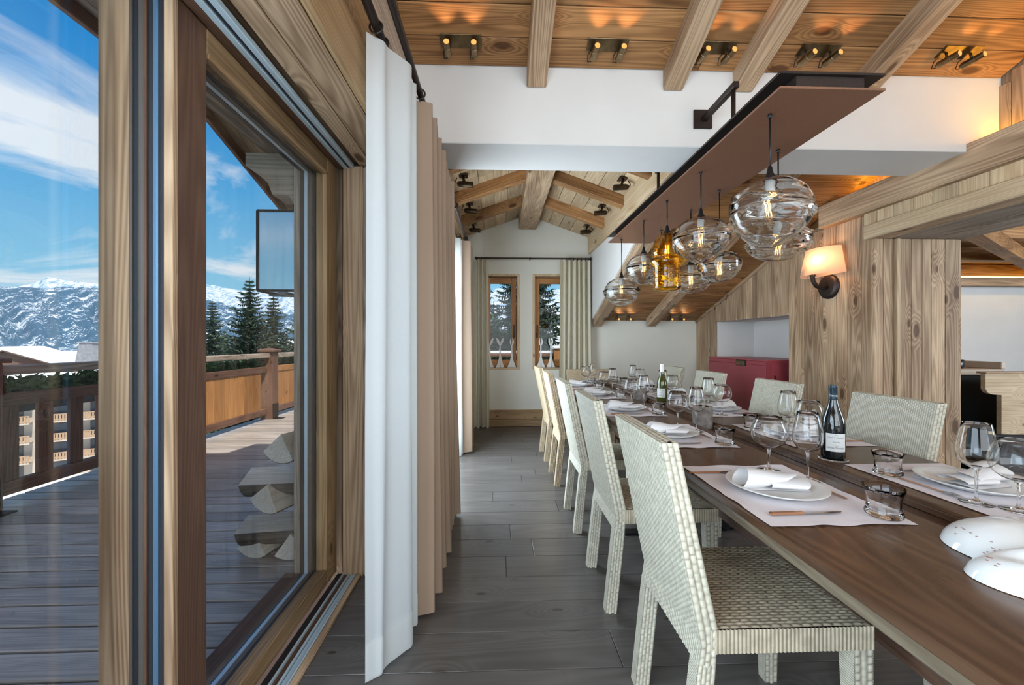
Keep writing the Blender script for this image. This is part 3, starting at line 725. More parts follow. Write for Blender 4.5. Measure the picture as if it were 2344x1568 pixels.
# glazed lantern hanging under the eave
ln = thing('hanging_lantern', (-1.52, 3.02, 1.60), 'square black-framed glass lantern hanging under the eave outside', 'lantern')
g = G(); a = .165; hh = .56
for sx in (-1, 1):
    for sy in (-1, 1): g.box(sx*a-.008, sx*a+.008, sy*a-.008, sy*a+.008, 0, hh)
for z in (0, hh):
    for s in (-1, 1):
        g.box(-a, a, s*a-.008, s*a+.008, z-.008, z+.008); g.box(s*a-.008, s*a+.008, -a, a, z-.008, z+.008)
obj('frame', g, 'black_metal', ln)
for s in (-1, 1):
    obj('pane', G().box(-a+.008, a-.008, s*a-.002, s*a+.002, .008, hh-.008), 'lantern_glass', ln)
    obj('pane', G().box(s*a-.002, s*a+.002, -a+.008, a-.008, .008, hh-.008), 'lantern_glass', ln)
obj('lid', G().box(-a, a, -a, a, hh-.006, hh+.006), 'black_metal', ln)
obj('base', G().box(-a, a, -.03, .03, -.022, -.008).box(-.03, .03, -a, a, -.022, -.008), 'grey_panel', ln)
obj('hanger', G().tube([(0, 0, hh), (0, 0, 1.03)], .008, 8), 'black_metal', ln)
# split logs stacked against the house wall
def log(x, y, z, rx, rz, L, r, half, label, end=.0):
    t = thing('firewood_log', (x, y, z), label, 'log', 'split logs stacked outside by the window', rz=rz)
    n = 7; a0, a1 = half
    prof = [(0, 0)]+[(r*math.cos(a0+(a1-a0)*i/n), r*math.sin(a0+(a1-a0)*i/n)) for i in range(n+1)]
    q = [(p[0]*math.cos(rx)-p[1]*math.sin(rx), p[0]*math.sin(rx)+p[1]*math.cos(rx)) for p in prof]
    obj('split_wood', G().prism(q, 'x', -L/2, L/2), 'log_split', t)
    q2 = [(p[0]*1.03, p[1]*1.03) for p in q[1:]]; q3 = [(p[0]*.985, p[1]*.985) for p in q[1:]][::-1]
    obj('bark', G().prism(q2+q3, 'x', -L/2+.004, L/2-.004), 'log_bark', t)
log(-1.40, 2.56, .115, 0, PI/2-.25, .34, .15, (-2.2, -.75), 'arc-ended split log at the foot of the woodpile, left')
log(-1.22, 2.52, .125, 0, PI/2+.1, .34, .15, (-2.3, -.95), 'arc-ended split log at the foot of the woodpile, by the post')
log(-1.27, 2.52, .18, 3.15, .12, .52, .165, (.25, 1.9), 'long flat split log resting on the bottom logs')
log(-1.27, 2.50, .415, 0, PI/2-.35, .34, .165, (-2.0, -.62), 'split log with a curved end in the middle of the woodpile')
log(-1.26, 2.52, .47, 3.2, .10, .50, .165, (.3, 1.8), 'broad bark-backed log high in the woodpile')
log(-1.20, 2.50, .705, 0, PI/2-.3, .34, .165, (-2.1, -.7), 'wedge-shaped log on top of the woodpile')
# railing
rl = thing('balcony_railing', (-3.85, 3.1, -.03), 'brown timber balcony railing along the terrace edge', 'railing')
def post(x, y, w=.19, h=1.08, base=False):
    p = bar('post', (x, y, -.03), (x, y, h), w, w, 'rail_wood_X', rl, up=(0, 1, 0), ch=.008)
    g = G(); o = w/2+.03; g.box(x-o, x+o, y-o, y+o, h, h+.035, .004)
    v = [(x-o+.005, y-o+.005, h+.035), (x+o-.005, y-o+.005, h+.035), (x+o-.005, y+o-.005, h+.035), (x-o+.005, y+o-.005, h+.035), (x, y, h+.07)]
    g.add(v, [(0, 1, 4), (1, 2, 4), (2, 3, 4), (3, 0, 4), (3, 2, 1, 0)])
    g.v = [tuple(Vector(q)-Vector((-3.85, 3.1, -.03))) for q in g.v]
    obj('post_cap', g, 'rail_wood_X', rl)
    g = G().box(x+w/2-.002, x+w/2+.01, y-.08, y+.08, .0, .22).box(x+w/2-.002, x+w/2+.13, y-.08, y+.08, -.03, -.02)
    g.v = [tuple(Vector(q)-Vector((-3.85, 3.1, -.03))) for q in g.v]
    obj('post_foot', g, 'bronze', rl)
PX = -3.83
post(PX, 3.03, .21); post(PX+.02, 6.78); post(PX+.04, 10.4)
for ya, yb, wd in ((-1.5, 2.93, 0), (3.13, 6.69, 1), (6.88, 10.3, 2)):
    bar('top_rail', (PX, ya, 1.02), (PX, yb, 1.02), .16, .07, 'rail_wood_X' if wd == 0 else 'weathered_X', rl, ch=.006)
    bar('mid_rail', (PX, ya, .79), (PX, yb, .79), .07, .10, 'rail_wood_X' if wd < 2 else 'panel_wood_X', rl, ch=.006)
    bar('bottom_rail', (PX, ya, .10), (PX, yb, .10), .07, .10, 'rail_wood_X', rl, ch=.006)
yy = -1.4
while yy < 4.9:
    if not 2.9 < yy < 3.2: bar('baluster', (PX, yy, .15), (PX, yy, .74), .035, .11, 'rail_wood_X', rl, up=(0, 1, 0))
    yy += .245
yy = 4.95
while yy < 10.2:
    if not 6.6 < yy < 6.95: bar('panel_board', (PX+.01, yy, .15), (PX+.01, yy, .745), .025, .205, 'panel_wood_X', rl, up=(0, 1, 0))
    yy += .212
# planter garland: evergreen twigs between the rails
def twigs(name, x, ya, yb, z, n, label, horiz=False):
    g = G(); r = random.Random(4)
    for i in range(n):
        c = Vector((x+r.uniform(-.10, .02), r.uniform(ya, yb), z+r.uniform(-.07, .05)))
        if horiz: c = Vector((r.uniform(ya, yb), x+r.uniform(-.05, .1), z+r.uniform(-.07, .05)))
        d = Vector((r.uniform(-1, 1), r.uniform(-1, 1), r.uniform(-.3, 1))).normalized()*r.uniform(.05, .12)
        s = d.cross(Vector((r.uniform(-1, 1), r.uniform(-1, 1), r.uniform(-1, 1)))).normalized()*.012
        g.add([tuple(c-s), tuple(c+s), tuple(c+d*.6+s*1.4), tuple(c+d), tuple(c+d*.6-s*1.4)], [(0, 1, 2, 3, 4)])
    tag(obj(name, g, 'garland', recalc=False, kind='stuff'), label, 'greenery')
twigs('evergreen_garland', PX-.06, -1.0, 10.2, .88, 5200, 'evergreen twigs packed under the handrail of the terrace')
tag(obj('planter_box', G().box(PX-.34, PX-.12, -1.0, 10.2, .66, .84), 'dark_pane'), 'dark planter trough behind the railing, under the evergreen twigs', 'planter')
# far railing seen through the end windows
r2 = thing('balcony_railing', (.2, 8.6, -.03), 'red-brown railing with a snowy top outside the end windows', 'railing')
for z, h, m in ((1.03, .05, 'snow'), (.97, .07, 'rail_wood_X'), (.80, .10, 'panel_wood_X'), (.12, .10, 'rail_wood_X')):
    bar('rail', (-3.7, 8.6, z), (3.6, 8.6, z), .10, h, m, r2)
for x in (-1.2, .86+.45, 3.4): bar('post', (x, 8.6, -.03), (x, 8.6, 1.10), .22, .20, 'panel_wood_X', r2, up=(0, 1, 0))
bar('snow_cap', (1.17, 8.6, 1.13), (1.45, 8.6, 1.13), .26, .07, 'snow', r2, ch=.02)
twigs('evergreen_garland', 8.7, -1.5, 3.3, .87, 1500, 'evergreen twigs under the far railing outside the end windows', True)

# ------------------------------------------------------------ landscape
def ss(t): t = max(0, min(1, t)); return t*t*(3-2*t)
def ground():
    def fn(u, w):
        x = -170+340*u; y = -30+330*w
        z = -17+ss((y-40)/200)*13+noise.noise(Vector((x*.02, y*.02, 0)))*2.5
        z += ss((x+5)/60)*9*ss(y/40)
        d = math.hypot(x, y)
        if d < 22: z = min(z, -13)
        return (x, y, z)
    struct('snow_ground', G().grid(fn, 70, 70), 'snow', smooth=True) if False else obj('snow_ground', G().grid(fn, 70, 70), 'snow', None, smooth=True, kind='structure')
ground()
def mountain_mat(name, lo, hi, stretch, thr, hazy_treec):  # bluish tree and snow colours have distance haze painted in
    m, n, L, p, out = new_mat(name)
    tc = n.new('ShaderNodeTexCoord'); mp = n.new('ShaderNodeMapping'); mp.inputs['Scale'].default_value = (.05, .05, .05*stretch); L.new(tc.outputs['Object'], mp.inputs[0])
    nz = n.new('ShaderNodeTexNoise'); nz.inputs['Scale'].default_value = 1.; nz.inputs['Detail'].default_value = 12; nz.inputs['Roughness'].default_value = .72; nz.inputs['Distortion'].default_value = .1
    L.new(mp.outputs[0], nz.inputs['Vector'])
    n2 = n.new('ShaderNodeTexNoise'); n2.inputs['Scale'].default_value = .5; n2.inputs['Detail'].default_value = 4; L.new(tc.outputs['Object'], n2.inputs['Vector'])
    ad = n.new('ShaderNodeMath'); ad.operation = 'MULTIPLY_ADD'; ad.inputs[1].default_value = .55; L.new(n2.outputs['Fac'], ad.inputs[0]); L.new(nz.outputs['Fac'], ad.inputs[2])
    cr = n.new('ShaderNodeValToRGB'); cr.color_ramp.elements[0].position = thr-.02; cr.color_ramp.elements[0].color = (*hazy_treec, 1)
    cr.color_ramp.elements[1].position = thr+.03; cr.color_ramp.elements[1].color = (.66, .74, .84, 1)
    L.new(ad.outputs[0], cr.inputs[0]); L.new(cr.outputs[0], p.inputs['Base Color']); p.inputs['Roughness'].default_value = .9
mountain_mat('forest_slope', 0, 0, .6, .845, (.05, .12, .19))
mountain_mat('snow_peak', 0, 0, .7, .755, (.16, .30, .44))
def ridge(name, label, prof, zr, zf, foot, m, rough, seed, px0, px1, nu=150, nv=40):
    """mountain flank: prof gives the crest as (bearing, crest height per unit depth)"""
    def hcrest(b):
        for (a0, h0), (a1, h1) in zip(prof[:-1], prof[1:]):
            if a0 <= b <= a1: return h0+(h1-h0)*(b-a0)/(a1-a0)
        return prof[0][1] if b < prof[0][0] else prof[-1][1]
    def fn(u, w):
        b = px0+(px1-px0)*u; zc = zf+(zr-zf)*w
        fx, fy = math.sin(YAW), math.cos(YAW)
        x = b*zc*fy+zc*fx; y = -b*zc*fx+zc*fy
        crest = H+hcrest(b)*zr
        q = noise.fractal(Vector((b*9+seed, w*5, seed)), 1.0, 2.1, 7)
        gul = abs(noise.noise(Vector((b*26+w*3, w*.9, seed+3))))
        z = foot+(crest-foot)*(w**.9)+(q*.05-gul*.13)*rough*(crest-foot)*math.sin(PI*min(1, w*.93))+ (q*.02*(crest-foot) if w == 1 else 0)
        return (x, y, z)
    g = G().grid(fn, nu, nv)
    # back side
    tag(obj(name, g, m, smooth=True, recalc=False), label, 'mountain')
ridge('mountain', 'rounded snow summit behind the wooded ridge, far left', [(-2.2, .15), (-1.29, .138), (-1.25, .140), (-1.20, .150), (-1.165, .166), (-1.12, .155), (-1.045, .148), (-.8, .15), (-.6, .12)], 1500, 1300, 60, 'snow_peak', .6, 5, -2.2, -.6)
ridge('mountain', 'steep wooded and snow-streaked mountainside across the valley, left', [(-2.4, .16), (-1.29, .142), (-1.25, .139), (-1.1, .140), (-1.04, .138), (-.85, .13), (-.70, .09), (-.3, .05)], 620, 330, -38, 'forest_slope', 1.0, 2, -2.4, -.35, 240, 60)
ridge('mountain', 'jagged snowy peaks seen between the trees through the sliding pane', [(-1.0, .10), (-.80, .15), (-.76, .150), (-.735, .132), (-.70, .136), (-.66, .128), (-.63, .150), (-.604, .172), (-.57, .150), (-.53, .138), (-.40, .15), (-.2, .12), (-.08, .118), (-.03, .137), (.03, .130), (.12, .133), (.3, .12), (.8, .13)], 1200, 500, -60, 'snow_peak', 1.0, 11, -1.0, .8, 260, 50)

def conifer_mesh(seed, h, r0, nb=56, start=.2):
    r = random.Random(seed); g = G(); gs = G()
    for lv in range(nb):
        t = start+(1-start)*(lv/nb)**.95; z0 = h*t
        R0 = r0*(1-t)**.66*r.uniform(.8, 1.12)+.10
        k = 9 if lv < nb*.8 else 7
        for j in range(k):
            a = 2*PI*(j+r.random()*.7)/k+lv; L = R0*r.uniform(.72, 1.1)
            d = Vector((math.cos(a), math.sin(a), 0)); s = Vector((-d.y, d.x, 0))
            droop = r.uniform(.16, .34)
            n = 6
            for q in range(n):
                t0 = q/n; t1 = (q+1)/n
                def C(t): return d*(L*t)+Vector((0, 0, z0-droop*L*math.sin(t*2.2)*1.1+.10*L*t*t))
                w0 = (L*.17+.24)*(1-t0*.6)
                c0, c1 = C(t0), C(t1)
                for sg in (-1, 1):
                    tip = c0+(c1-c0)*1.5+s*(sg*w0*r.uniform(.8, 1.3))+Vector((0, 0, -w0*r.uniform(.25, .75)))
                    g.add([tuple(c0), tuple(c1), tuple(tip)], [(0, 1, 2)])
                    if r.random() < .08:
                        up = Vector((0, 0, .03)); gs.add([tuple(c0+up), tuple(c1+up), tuple(c0*.5+c1*.5+s*sg*w0*.45+up)], [(0, 1, 2)])
                dn = (c0+c1)/2+Vector((0, 0, -w0*r.uniform(.6, 1.0)))
                g.add([tuple(c0), tuple(c1), tuple(dn)], [(0, 1, 2)])
    tr = G().tube([(0, 0, 0), (0, 0, h*.5), (0, 0, h)], [r0*.075, r0*.045, .02], 7)
    return [mesh(g, recalc=False), mesh(gs, recalc=False), mesh(tr)]
TM = []
for sd, rr0 in ((1, 4.2), (2, 3.6), (3, 4.8)):
    ms = conifer_mesh(sd, 20, rr0)
    for m_, nm in zip(ms, ('needles', 'snow', 'bark')): m_.materials.append(M[nm])
    TM.append(ms)
def conifer(px, zc, ztop, label, kind=0, sc=1., group='conifers beyond the terrace'):
    fx, fy = math.sin(YAW), math.cos(YAW); b = (px-1172)/910
    x = b*zc*fy+zc*fx; y = -b*zc*fx+zc*fy
    t = thing('conifer', (x, y, ztop-20*sc), label, 'tree', group, rz=px*.37)
    ms = TM[kind]
    S = Matrix.Diagonal((sc, sc, sc, 1))
    obj('crown', None, None, t, me=ms[0], Mx=S); obj('snow', None, None, t, me=ms[1], Mx=S, kind='stuff'); obj('trunk', None, None, t, me=ms[2], Mx=S)
conifer(572, 30, 1.235+150*30/910, 'tallest conifer outside, left of the railing post', 0)
conifer(627, 34, 1.235+117*34/910, 'conifer behind the railing post and lantern', 1)
conifer(700, 26, 1.235+104*26/910, 'conifer half hidden by the outer window post', 2)
conifer(487, 40, 1.235+98*40/910, 'smaller conifer at the brown stile of the sliding leaf', 1)
conifer(515, 60, 1.235+30*60/910, 'low distant conifer left of the tallest one', 2, .8)
conifer(655, 52, 1.235+20*52/910, 'low conifer between the railing post and the outer post', 0, .8)
conifer(540, 46, 1.235+6*46/910, 'short snowy conifer above the orange railing panels', 2, .6)
conifer(1092, 15, 1.235+190*15/910, 'conifer beside the cream sheer in the left end window', 1, 1., 'conifers outside the end windows')
conifer(1172, 15, 1.235+190*15/910, 'conifer filling the right half of the left end window', 0, .75, 'conifers outside the end windows')
conifer(1130, 26, 1.235+95*26/910, 'farther conifer between the two in the left end window', 2, .9, 'conifers outside the end windows')
conifer(1236, 14.5, 1.235+235*14.5/910, 'conifer at the left of the right end window', 1, .7, 'conifers outside the end windows')
conifer(1268, 40, 1.235+55*40/910, 'small conifer behind the snowy chalets, right end window', 2, .7, 'conifers outside the end windows')
conifer(205, 60, 1.235-8*60/910, 'low conifer behind the balusters, left of the light window post', 1, .55)
conifer(10, 90, 1.235-14*90/910, 'low conifer far behind the big railing post', 0, .5)

def place(px, zc):
    fx, fy = math.sin(YAW), math.cos(YAW); b = (px-1172)/910
    return (b*zc*fy+zc*fx, -b*zc*fx+zc*fy)
def chalet(px, zc, zroof, w, d, hgt, label, rz=0., wall='facade_dark', nwin=3, rows=2, bal=True):
    x, y = place(px, zc)
    t = thing('chalet', (x, y, zroof-hgt), label, 'house', None, rz)
    rh = w*.22
    obj('walls', G().prism([(-w/2, 0), (w/2, 0), (w/2, hgt-rh), (0, hgt-.15), (-w/2, hgt-rh)], 'y', -d/2, d/2), wall, t)
    o = w/2+.9
    sl = rh/(w/2)
    pr = [(-o, hgt-rh-.9*sl), (0, hgt), (o, hgt-rh-.9*sl)]
    obj('roof', G().prism(pr+[(p[0], p[1]+.22) for p in pr[::-1]], 'y', -d/2-1.0, d/2+.6), 'facade_dark', t)
    obj('roof_snow', G().prism([(p[0]*1.01, p[1]+.22) for p in pr]+[(-p[0]*1.0, p[1]+.85) for p in pr], 'y', -d/2-1.05, d/2+.7), 'snow', t)
    for r_ in range(rows):
        for c in range(nwin):
            wx = -w/2+w*(c+.5)/nwin; wz = hgt-rh-1.6-r_*2.7
            if wz < 0: continue
            f = obj('window', G().box(wx-.55, wx+.55, -d/2-.08, -d/2+.1, wz-.65, wz+.65), 'balcony_wood', t)
            obj('pane', G().box(wx-.45, wx+.45, -d/2-.10, -d/2-.06, wz-.55, wz+.55), 'dark_pane', f)
        if bal:
            wz = hgt-rh-2.6-r_*2.7
            b = obj('balcony', G().box(-w/2, w/2, -d/2-1.0, -d/2, wz-.12, wz), 'balcony_wood', t)
            obj('balustrade', G().box(-w/2, w/2, -d/2-1.0, -d/2-.92, wz, wz+.85), 'balcony_wood', b)
    return t
chalet(165, 98, 1.235-27*98/910, 7.2, 6, 7, 'snow-roofed dormer with a decorated gable above the railing, far left', rz=.5, wall='facade', nwin=2, rows=1, bal=False)
chalet(60, 80, 1.235-18*80/910, 26, 16, 6, 'wide snow-covered roof beyond the big railing post', rz=.55, nwin=6, rows=1, bal=False)
chalet(655, 90, 1.235-2*90/910, 12, 10, 10, 'red-brown chalet glimpsed between the conifers', rz=.3)
chalet(1262, 60, 1.235+66*60/910, 9, 9, 7, 'upper snowy chalet in the right end window', rz=-.3, wall='stone_grey')
chalet(1272, 44, 1.235+22*44/910, 9, 9, 8, 'middle chalet with a deep snow roof in the right end window', rz=-.35, wall='facade')
chalet(1262, 26, 1.235-6*26/910, 6, 7, 9, 'grey-walled lower chalet behind the far railing', rz=-.25, wall='grey_panel', nwin=4, rows=2, bal=False)
x, y = place(212, 58); ch = thing('chimney', (x, y, 1.235-55*58/910), 'grey stone chimney standing in the snow beyond the railing', 'chimney')
obj('stack', G().prism([(-1.5, 0), (1.5, 0), (1.0, 3.4), (-.8, 3.4)], 'y', -1, 1), 'stone_grey', ch)
obj('cap', G().box(-1.1, 1.2, -1.1, 1.1, 3.4, 3.6), 'stone_grey', ch)
# apartment block seen between the balusters
x, y = place(135, 55)
ap = thing('apartment_building', (x, y, -17.5), 'beige apartment block with timber balconies seen through the railing', 'building', rz=.62)
obj('walls', G().box(-17, 17, 0, 12, 0, 13.2), 'facade', ap)
for fl_ in range(5):
    z = .2+fl_*2.62
    for c in range(9):
        xx = -16+c*4
        w_ = obj('window', G().box(xx-.9, xx+.9, -.06, .1, z+.2, z+2.2), 'facade_dark', ap)
        obj('pane', G().box(xx-.8, xx+.8, -.09, -.05, z+.25, z+2.1), 'dark_pane', w_)
        if fl_ > 0:
            b = obj('balcony', G().box(xx-1.7, xx+1.7, -1.3, 0, z-.18, z), 'facade', ap)
            g = G().box(xx-1.7, xx+1.7, -1.32, -1.24, z+.85, z+.98)
            for q in range(12): g.box(xx-1.7+q*.29, xx-1.7+q*.29+.2, -1.30, -1.25, z, z+.88)
            obj('balustrade', g, 'balcony_wood', b)
        obj('pier', G().box(xx-2.15, xx-1.85, -1.3, 0, z, z+2.62), 'facade', ap) if c % 3 == 0 else None
obj('roof_snow', G().box(-17.6, 17.6, -1.8, 12.5, 13.2, 14.0, .2), 'snow', ap)
# ------------------------------------------------------------ dining table
TZ = .755
tb = thing('dining_table', (1.23, 2.6, 0), 'long dark oak dining table with a sunken strip down its middle', 'table')
TA, TB = .22, 4.98
def tbox(name, m, x0, x1, y0, y1, z0, z1, ch=.002, parent=tb):
    return obj(name, G().box(x0-1.23, x1-1.23, y0-2.6, y1-2.6, z0, z1, ch), m, parent)
tbox('tabletop_board', 'table_wood', .702, 1.165, TA, TB, TZ-.026, TZ, .004)
tbox('tabletop_board', 'table_wood', 1.300, 1.765, TA, TB, TZ-.026, TZ, .004)
tbox('edge_band', 'table_edge', .699, .730, TA, TB, TZ-.052, TZ-.0255, .006)
tbox('edge_band', 'table_edge', 1.738, 1.768, TA, TB, TZ-.052, TZ-.0255, .006)
tbox('sunken_strip', 'table_wood', 1.16, 1.305, TA, TB, TZ-.062, TZ-.032)
tbox('strip_lip', 'table_wood', 1.165, 1.178, TA, TB, TZ-.032, TZ-.012)
tbox('strip_lip', 'table_wood', 1.287, 1.300, TA, TB, TZ-.032, TZ-.012)
tbox('apron', 'brown_wood_Y', 1.10, 1.14, TA+.3, TB-.3, .675, TZ-.05)
tbox('apron', 'brown_wood_Y', 1.33, 1.37, TA+.3, TB-.3, .675, TZ-.05)
for yy in (.72, 2.58, 4.40):
    for s in (-1, 1):
        a = bar('trestle_leg', (1.23-s*.46, yy+s*.03, TZ-.05), (1.23+s*.27, yy+s*.03, .03), .055, .10, 'brown_wood_X', tb, up=(0, 1, 0), ch=.006)
        f = bar('trestle_foot', (1.23+s*.19, yy+s*.03, .11), (1.23+s*.285, yy+s*.03, .015), .062, .108, 'black_metal', tb, up=(0, 1, 0), ch=.004)
        bar('foot_plate', (1.23+s*.20, yy+s*.03, .008), (1.23+s*.42, yy+s*.03, .008), .07, .016, 'black_metal', tb)
bar('stretcher', (1.23, .72, .33), (1.23, 4.40, .33), .06, .09, 'brown_wood_X', tb)

# ------------------------------------------------------------ woven chairs
def rattan_gap_shade(name):
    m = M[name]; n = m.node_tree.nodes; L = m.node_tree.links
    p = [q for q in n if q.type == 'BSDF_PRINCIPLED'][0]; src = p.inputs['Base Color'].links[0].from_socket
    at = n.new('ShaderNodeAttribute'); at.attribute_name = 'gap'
    mx = n.new('ShaderNodeMixRGB'); mx.inputs[2].default_value = (.17, .125, .08, 1)  # darker brown low between the strands: crevice shade put into the colour
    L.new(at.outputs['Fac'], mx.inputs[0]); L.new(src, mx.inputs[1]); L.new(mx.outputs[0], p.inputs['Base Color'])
rattan_gap_shade('rattan'); rattan_gap_shade('rattan_seat'); rattan_gap_shade('rattan_gold')
class WG(G):
    def __init__(s): super().__init__(); s.gap = []
    def pad(s):
        s.gap += [0.]*(len(s.v)-len(s.gap))
    def weave(s, P, lu, lv, q, L, A=.0022, du=4, dv=5, mode='brick', flip=False):
        """P(u, v) -> (point, normal); strands run along v, q wide and L long"""
        s.pad()
        nu = max(2, int(lu/q)*du); nv = max(2, int(lv/L*dv)) if L else max(2, int(lv/.03))
        cols = max(1, int(lu/q)); rows = max(1, round(lv/L)) if L else 1
        o = len(s.v)
        for j in range(nv+1):
            for i in range(nu+1):
                u = i/nu; v = j/nv; c = u*cols; ci = min(int(c+1e-6), cols-1); fc = c-ci
                if mode == 'brick': ph = .5*(ci % 2)
                elif mode == 'twill': ph = .25*(ci % 4)
                else: ph = 0
                r = v*rows+ph; fr = r-math.floor(r)
                a = max(0., math.sin(PI*min(max(fc, 0), 1)))**.75
                b = 1. if not L else max(0., math.sin(PI*fr))**.6
                hv = math.sin(ci*12.9898+math.floor(r)*78.233)*43758.5453; hv -= math.floor(hv)
                hgt = a*b*(.72+.4*hv); p, nr = P(u, v)
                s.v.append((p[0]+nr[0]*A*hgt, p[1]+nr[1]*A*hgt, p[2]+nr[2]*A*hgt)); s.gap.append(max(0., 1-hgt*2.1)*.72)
        w = nu+1
        s.f += [(o+j*w+i, o+j*w+i+1, o+(j+1)*w+i+1, o+(j+1)*w+i) for j in range(nv) for i in range(nu)]
        return s
    def done(s, name, m, parent):
        s.pad(); me = mesh(s, True, False); me.name = name; me.materials.append(M[m])
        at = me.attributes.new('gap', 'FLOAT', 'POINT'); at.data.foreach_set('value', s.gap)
        return obj(name, None, None, parent, me=me)
def lerp(a, b, t): return a+(b-a)*t
def prof(pts, z):
    for (z0, x0), (z1, x1) in zip(pts[:-1], pts[1:]):
        if z <= z1: return lerp(x0, x1, (z-z0)/(z1-z0))
    return pts[-1][1]
OUT = [(0, -.262), (.35, -.225), (.43, -.213), (.97, -.322)]
INN = [(0, -.212), (.35, -.176), (.47, -.168), (.97, -.276)]
def make_chair(m, label, hi=True):
    t = thing('woven_chair', (0, 0, 0), label, 'chair', 'woven rattan dining chairs')
    hw = .207; zb, zt = .375, .970
    k = 4 if hi else 3
    g = WG()
    def back(fun, sg):
        def P(u, v):
            z = lerp(zb, zt, v); y = lerp(-hw, hw, u); return (fun(z), y, z), (sg, 0, 0)
        return P
    g.weave(back(lambda z: prof(OUT, z), -1), 2*hw, zt-zb, .0092, .0150, du=k, dv=5 if hi else 4)
    g.weave(back(lambda z: prof(INN, z), 1), 2*hw, zt-zb, .0092, .0150, du=3, dv=4)
    for sg in (-1, 1):
        def P(u, v, sg=sg):
            z = lerp(zb, zt, v); return (lerp(prof(OUT, z), prof(INN, z), u), sg*hw, z), (0, sg, 0)
        g.weave(P, .047, zt-zb, .0156, .0240, A=.0040, du=5, dv=6)
    def P(u, v): return (lerp(prof(OUT, zt), prof(INN, zt), u), lerp(-hw, hw, v), zt), (0, 0, 1)
    g.weave(P, .047, 2*hw, .0155, .0215, A=.003, du=5, dv=6)
    def P(u, v): return (lerp(prof(OUT, zb), prof(INN, zb), u), lerp(-hw, hw, v), zb), (0, 0, -1)
    g.weave(P, .047, 2*hw, .0155, .0215, A=.002, du=3, dv=3)
    g.done('backrest', m, t)
    g = WG(); x0, x1 = -.190, .262; zs = .474; z0 = .408
    def P(u, v): return (lerp(x0, x1, v), lerp(-hw, hw, u), zs-.012*(max(0, v-.93)/.07)**2), (0, 0, 1)
    g.weave(P, 2*hw, x1-x0, .0118, .028, A=.0038, du=k, dv=6, mode='twill')
    def P(u, v): return (lerp(x0, x1, u), lerp(-hw, hw, v), z0), (0, 0, -1)
    g.weave(P, x1-x0, 2*hw, .03, .06, A=.001, du=2, dv=2)
    def P(u, v): return (x1, lerp(-hw, hw, u), lerp(z0, zs-.012, v)), (1, 0, 0)
    g.weave(P, 2*hw, zs-z0, .0108, 0, A=.003, du=k, mode='rib')
    for sg in (-1, 1):
        def P(u, v, sg=sg): return (lerp(x0, x1, u), sg*hw, lerp(z0, zs-.002, v)), (0, sg, 0)
        g.weave(P, x1-x0, zs-z0, .0108, 0, A=.003, du=k, mode='rib')
    def P(u, v): return (x0, lerp(-hw, hw, u), lerp(z0, zs, v)), (-1, 0, 0)
    g.weave(P, 2*hw, zs-z0, .0085, 0, A=.001, du=3, mode='rib')
    g.done('seat', 'rattan_seat' if m == 'rattan' else m, t)
    def leg(xf, y0, w):
        g = WG()
        def side(a, b, nx, ny):
            def P(u, v):
                z = lerp(0, a[2], v); A_ = a[1](z); B_ = b[1](z)
                return (lerp(A_[0], B_[0], u), lerp(A_[1], B_[1], u), z), (nx, ny, 0)
            return P
        c = [lambda z, i=i: xf(z, i) for i in range(4)]
        top = xf.top
        for i, (nx, ny) in enumerate(((0, -1), (1, 0), (0, 1), (-1, 0))):
            wd = math.dist(xf(0, i), xf(0, (i+1) % 4))
            P = side((0, c[i], top), (0, c[(i+1) % 4], top), nx, ny)
            if i % 2 == 0: g.weave(P, max(wd, .044), top, .0125, .0215, A=.003, du=4, dv=5)
            else: g.weave(lambda u, v, P=P: P(v, u), top, wd, .007, 0, A=.0012, du=3, mode='rib')
        g.pad(); g.add([(*xf(0, i), .0) for i in range(4)], [(3, 2, 1, 0)])
        g.done('leg', m, t)
    for sg in (-1, 1):
        def rear(z, i, sg=sg):
            xo, xi = prof(OUT, z), prof(INN, z); ya, yb = sorted((sg*hw, sg*(hw-.045)))
            return [(xo, ya), (xi, ya), (xi, yb), (xo, yb)][i]
        rear.top = .38; leg(rear, 0, 0)
        def front(z, i, sg=sg):
            w = lerp(.040, .052, z/.41); xa, xb = .258-w, .260; ya, yb = sorted((sg*(hw-.002), sg*(hw-w)))
            return [(xa, ya), (xb, ya), (xb, yb), (xa, yb)][i]
        front.top = .41; leg(front, 0, 0)
    return t
ORD = ['nearest the camera', 'second from the camera', 'third from the camera', 'fourth from the camera', 'farthest from the camera']
LC = [1.245, 2.005, 2.765, 3.60, 4.33]
RC = [None, 1.87, 2.68, 3.53, 4.30]
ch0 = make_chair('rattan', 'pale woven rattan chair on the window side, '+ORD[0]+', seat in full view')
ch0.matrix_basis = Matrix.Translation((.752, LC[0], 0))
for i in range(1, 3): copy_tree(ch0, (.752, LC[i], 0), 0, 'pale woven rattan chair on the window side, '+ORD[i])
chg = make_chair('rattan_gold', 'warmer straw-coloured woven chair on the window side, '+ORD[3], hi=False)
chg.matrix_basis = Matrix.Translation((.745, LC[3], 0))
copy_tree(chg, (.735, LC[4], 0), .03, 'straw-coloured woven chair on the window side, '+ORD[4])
RC[0] = 1.03
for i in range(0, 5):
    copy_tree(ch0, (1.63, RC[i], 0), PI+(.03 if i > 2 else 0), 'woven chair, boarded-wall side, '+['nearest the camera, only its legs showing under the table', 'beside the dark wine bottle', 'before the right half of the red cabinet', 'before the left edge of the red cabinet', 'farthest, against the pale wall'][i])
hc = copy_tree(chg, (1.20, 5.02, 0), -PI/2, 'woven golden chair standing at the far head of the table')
hc.matrix_basis = Matrix.Translation((1.20, 4.98, 0)) @ Matrix.Rotation(-PI/2, 4, 'Z') @ Matrix.Diagonal((1, 1.38, .905, 1))

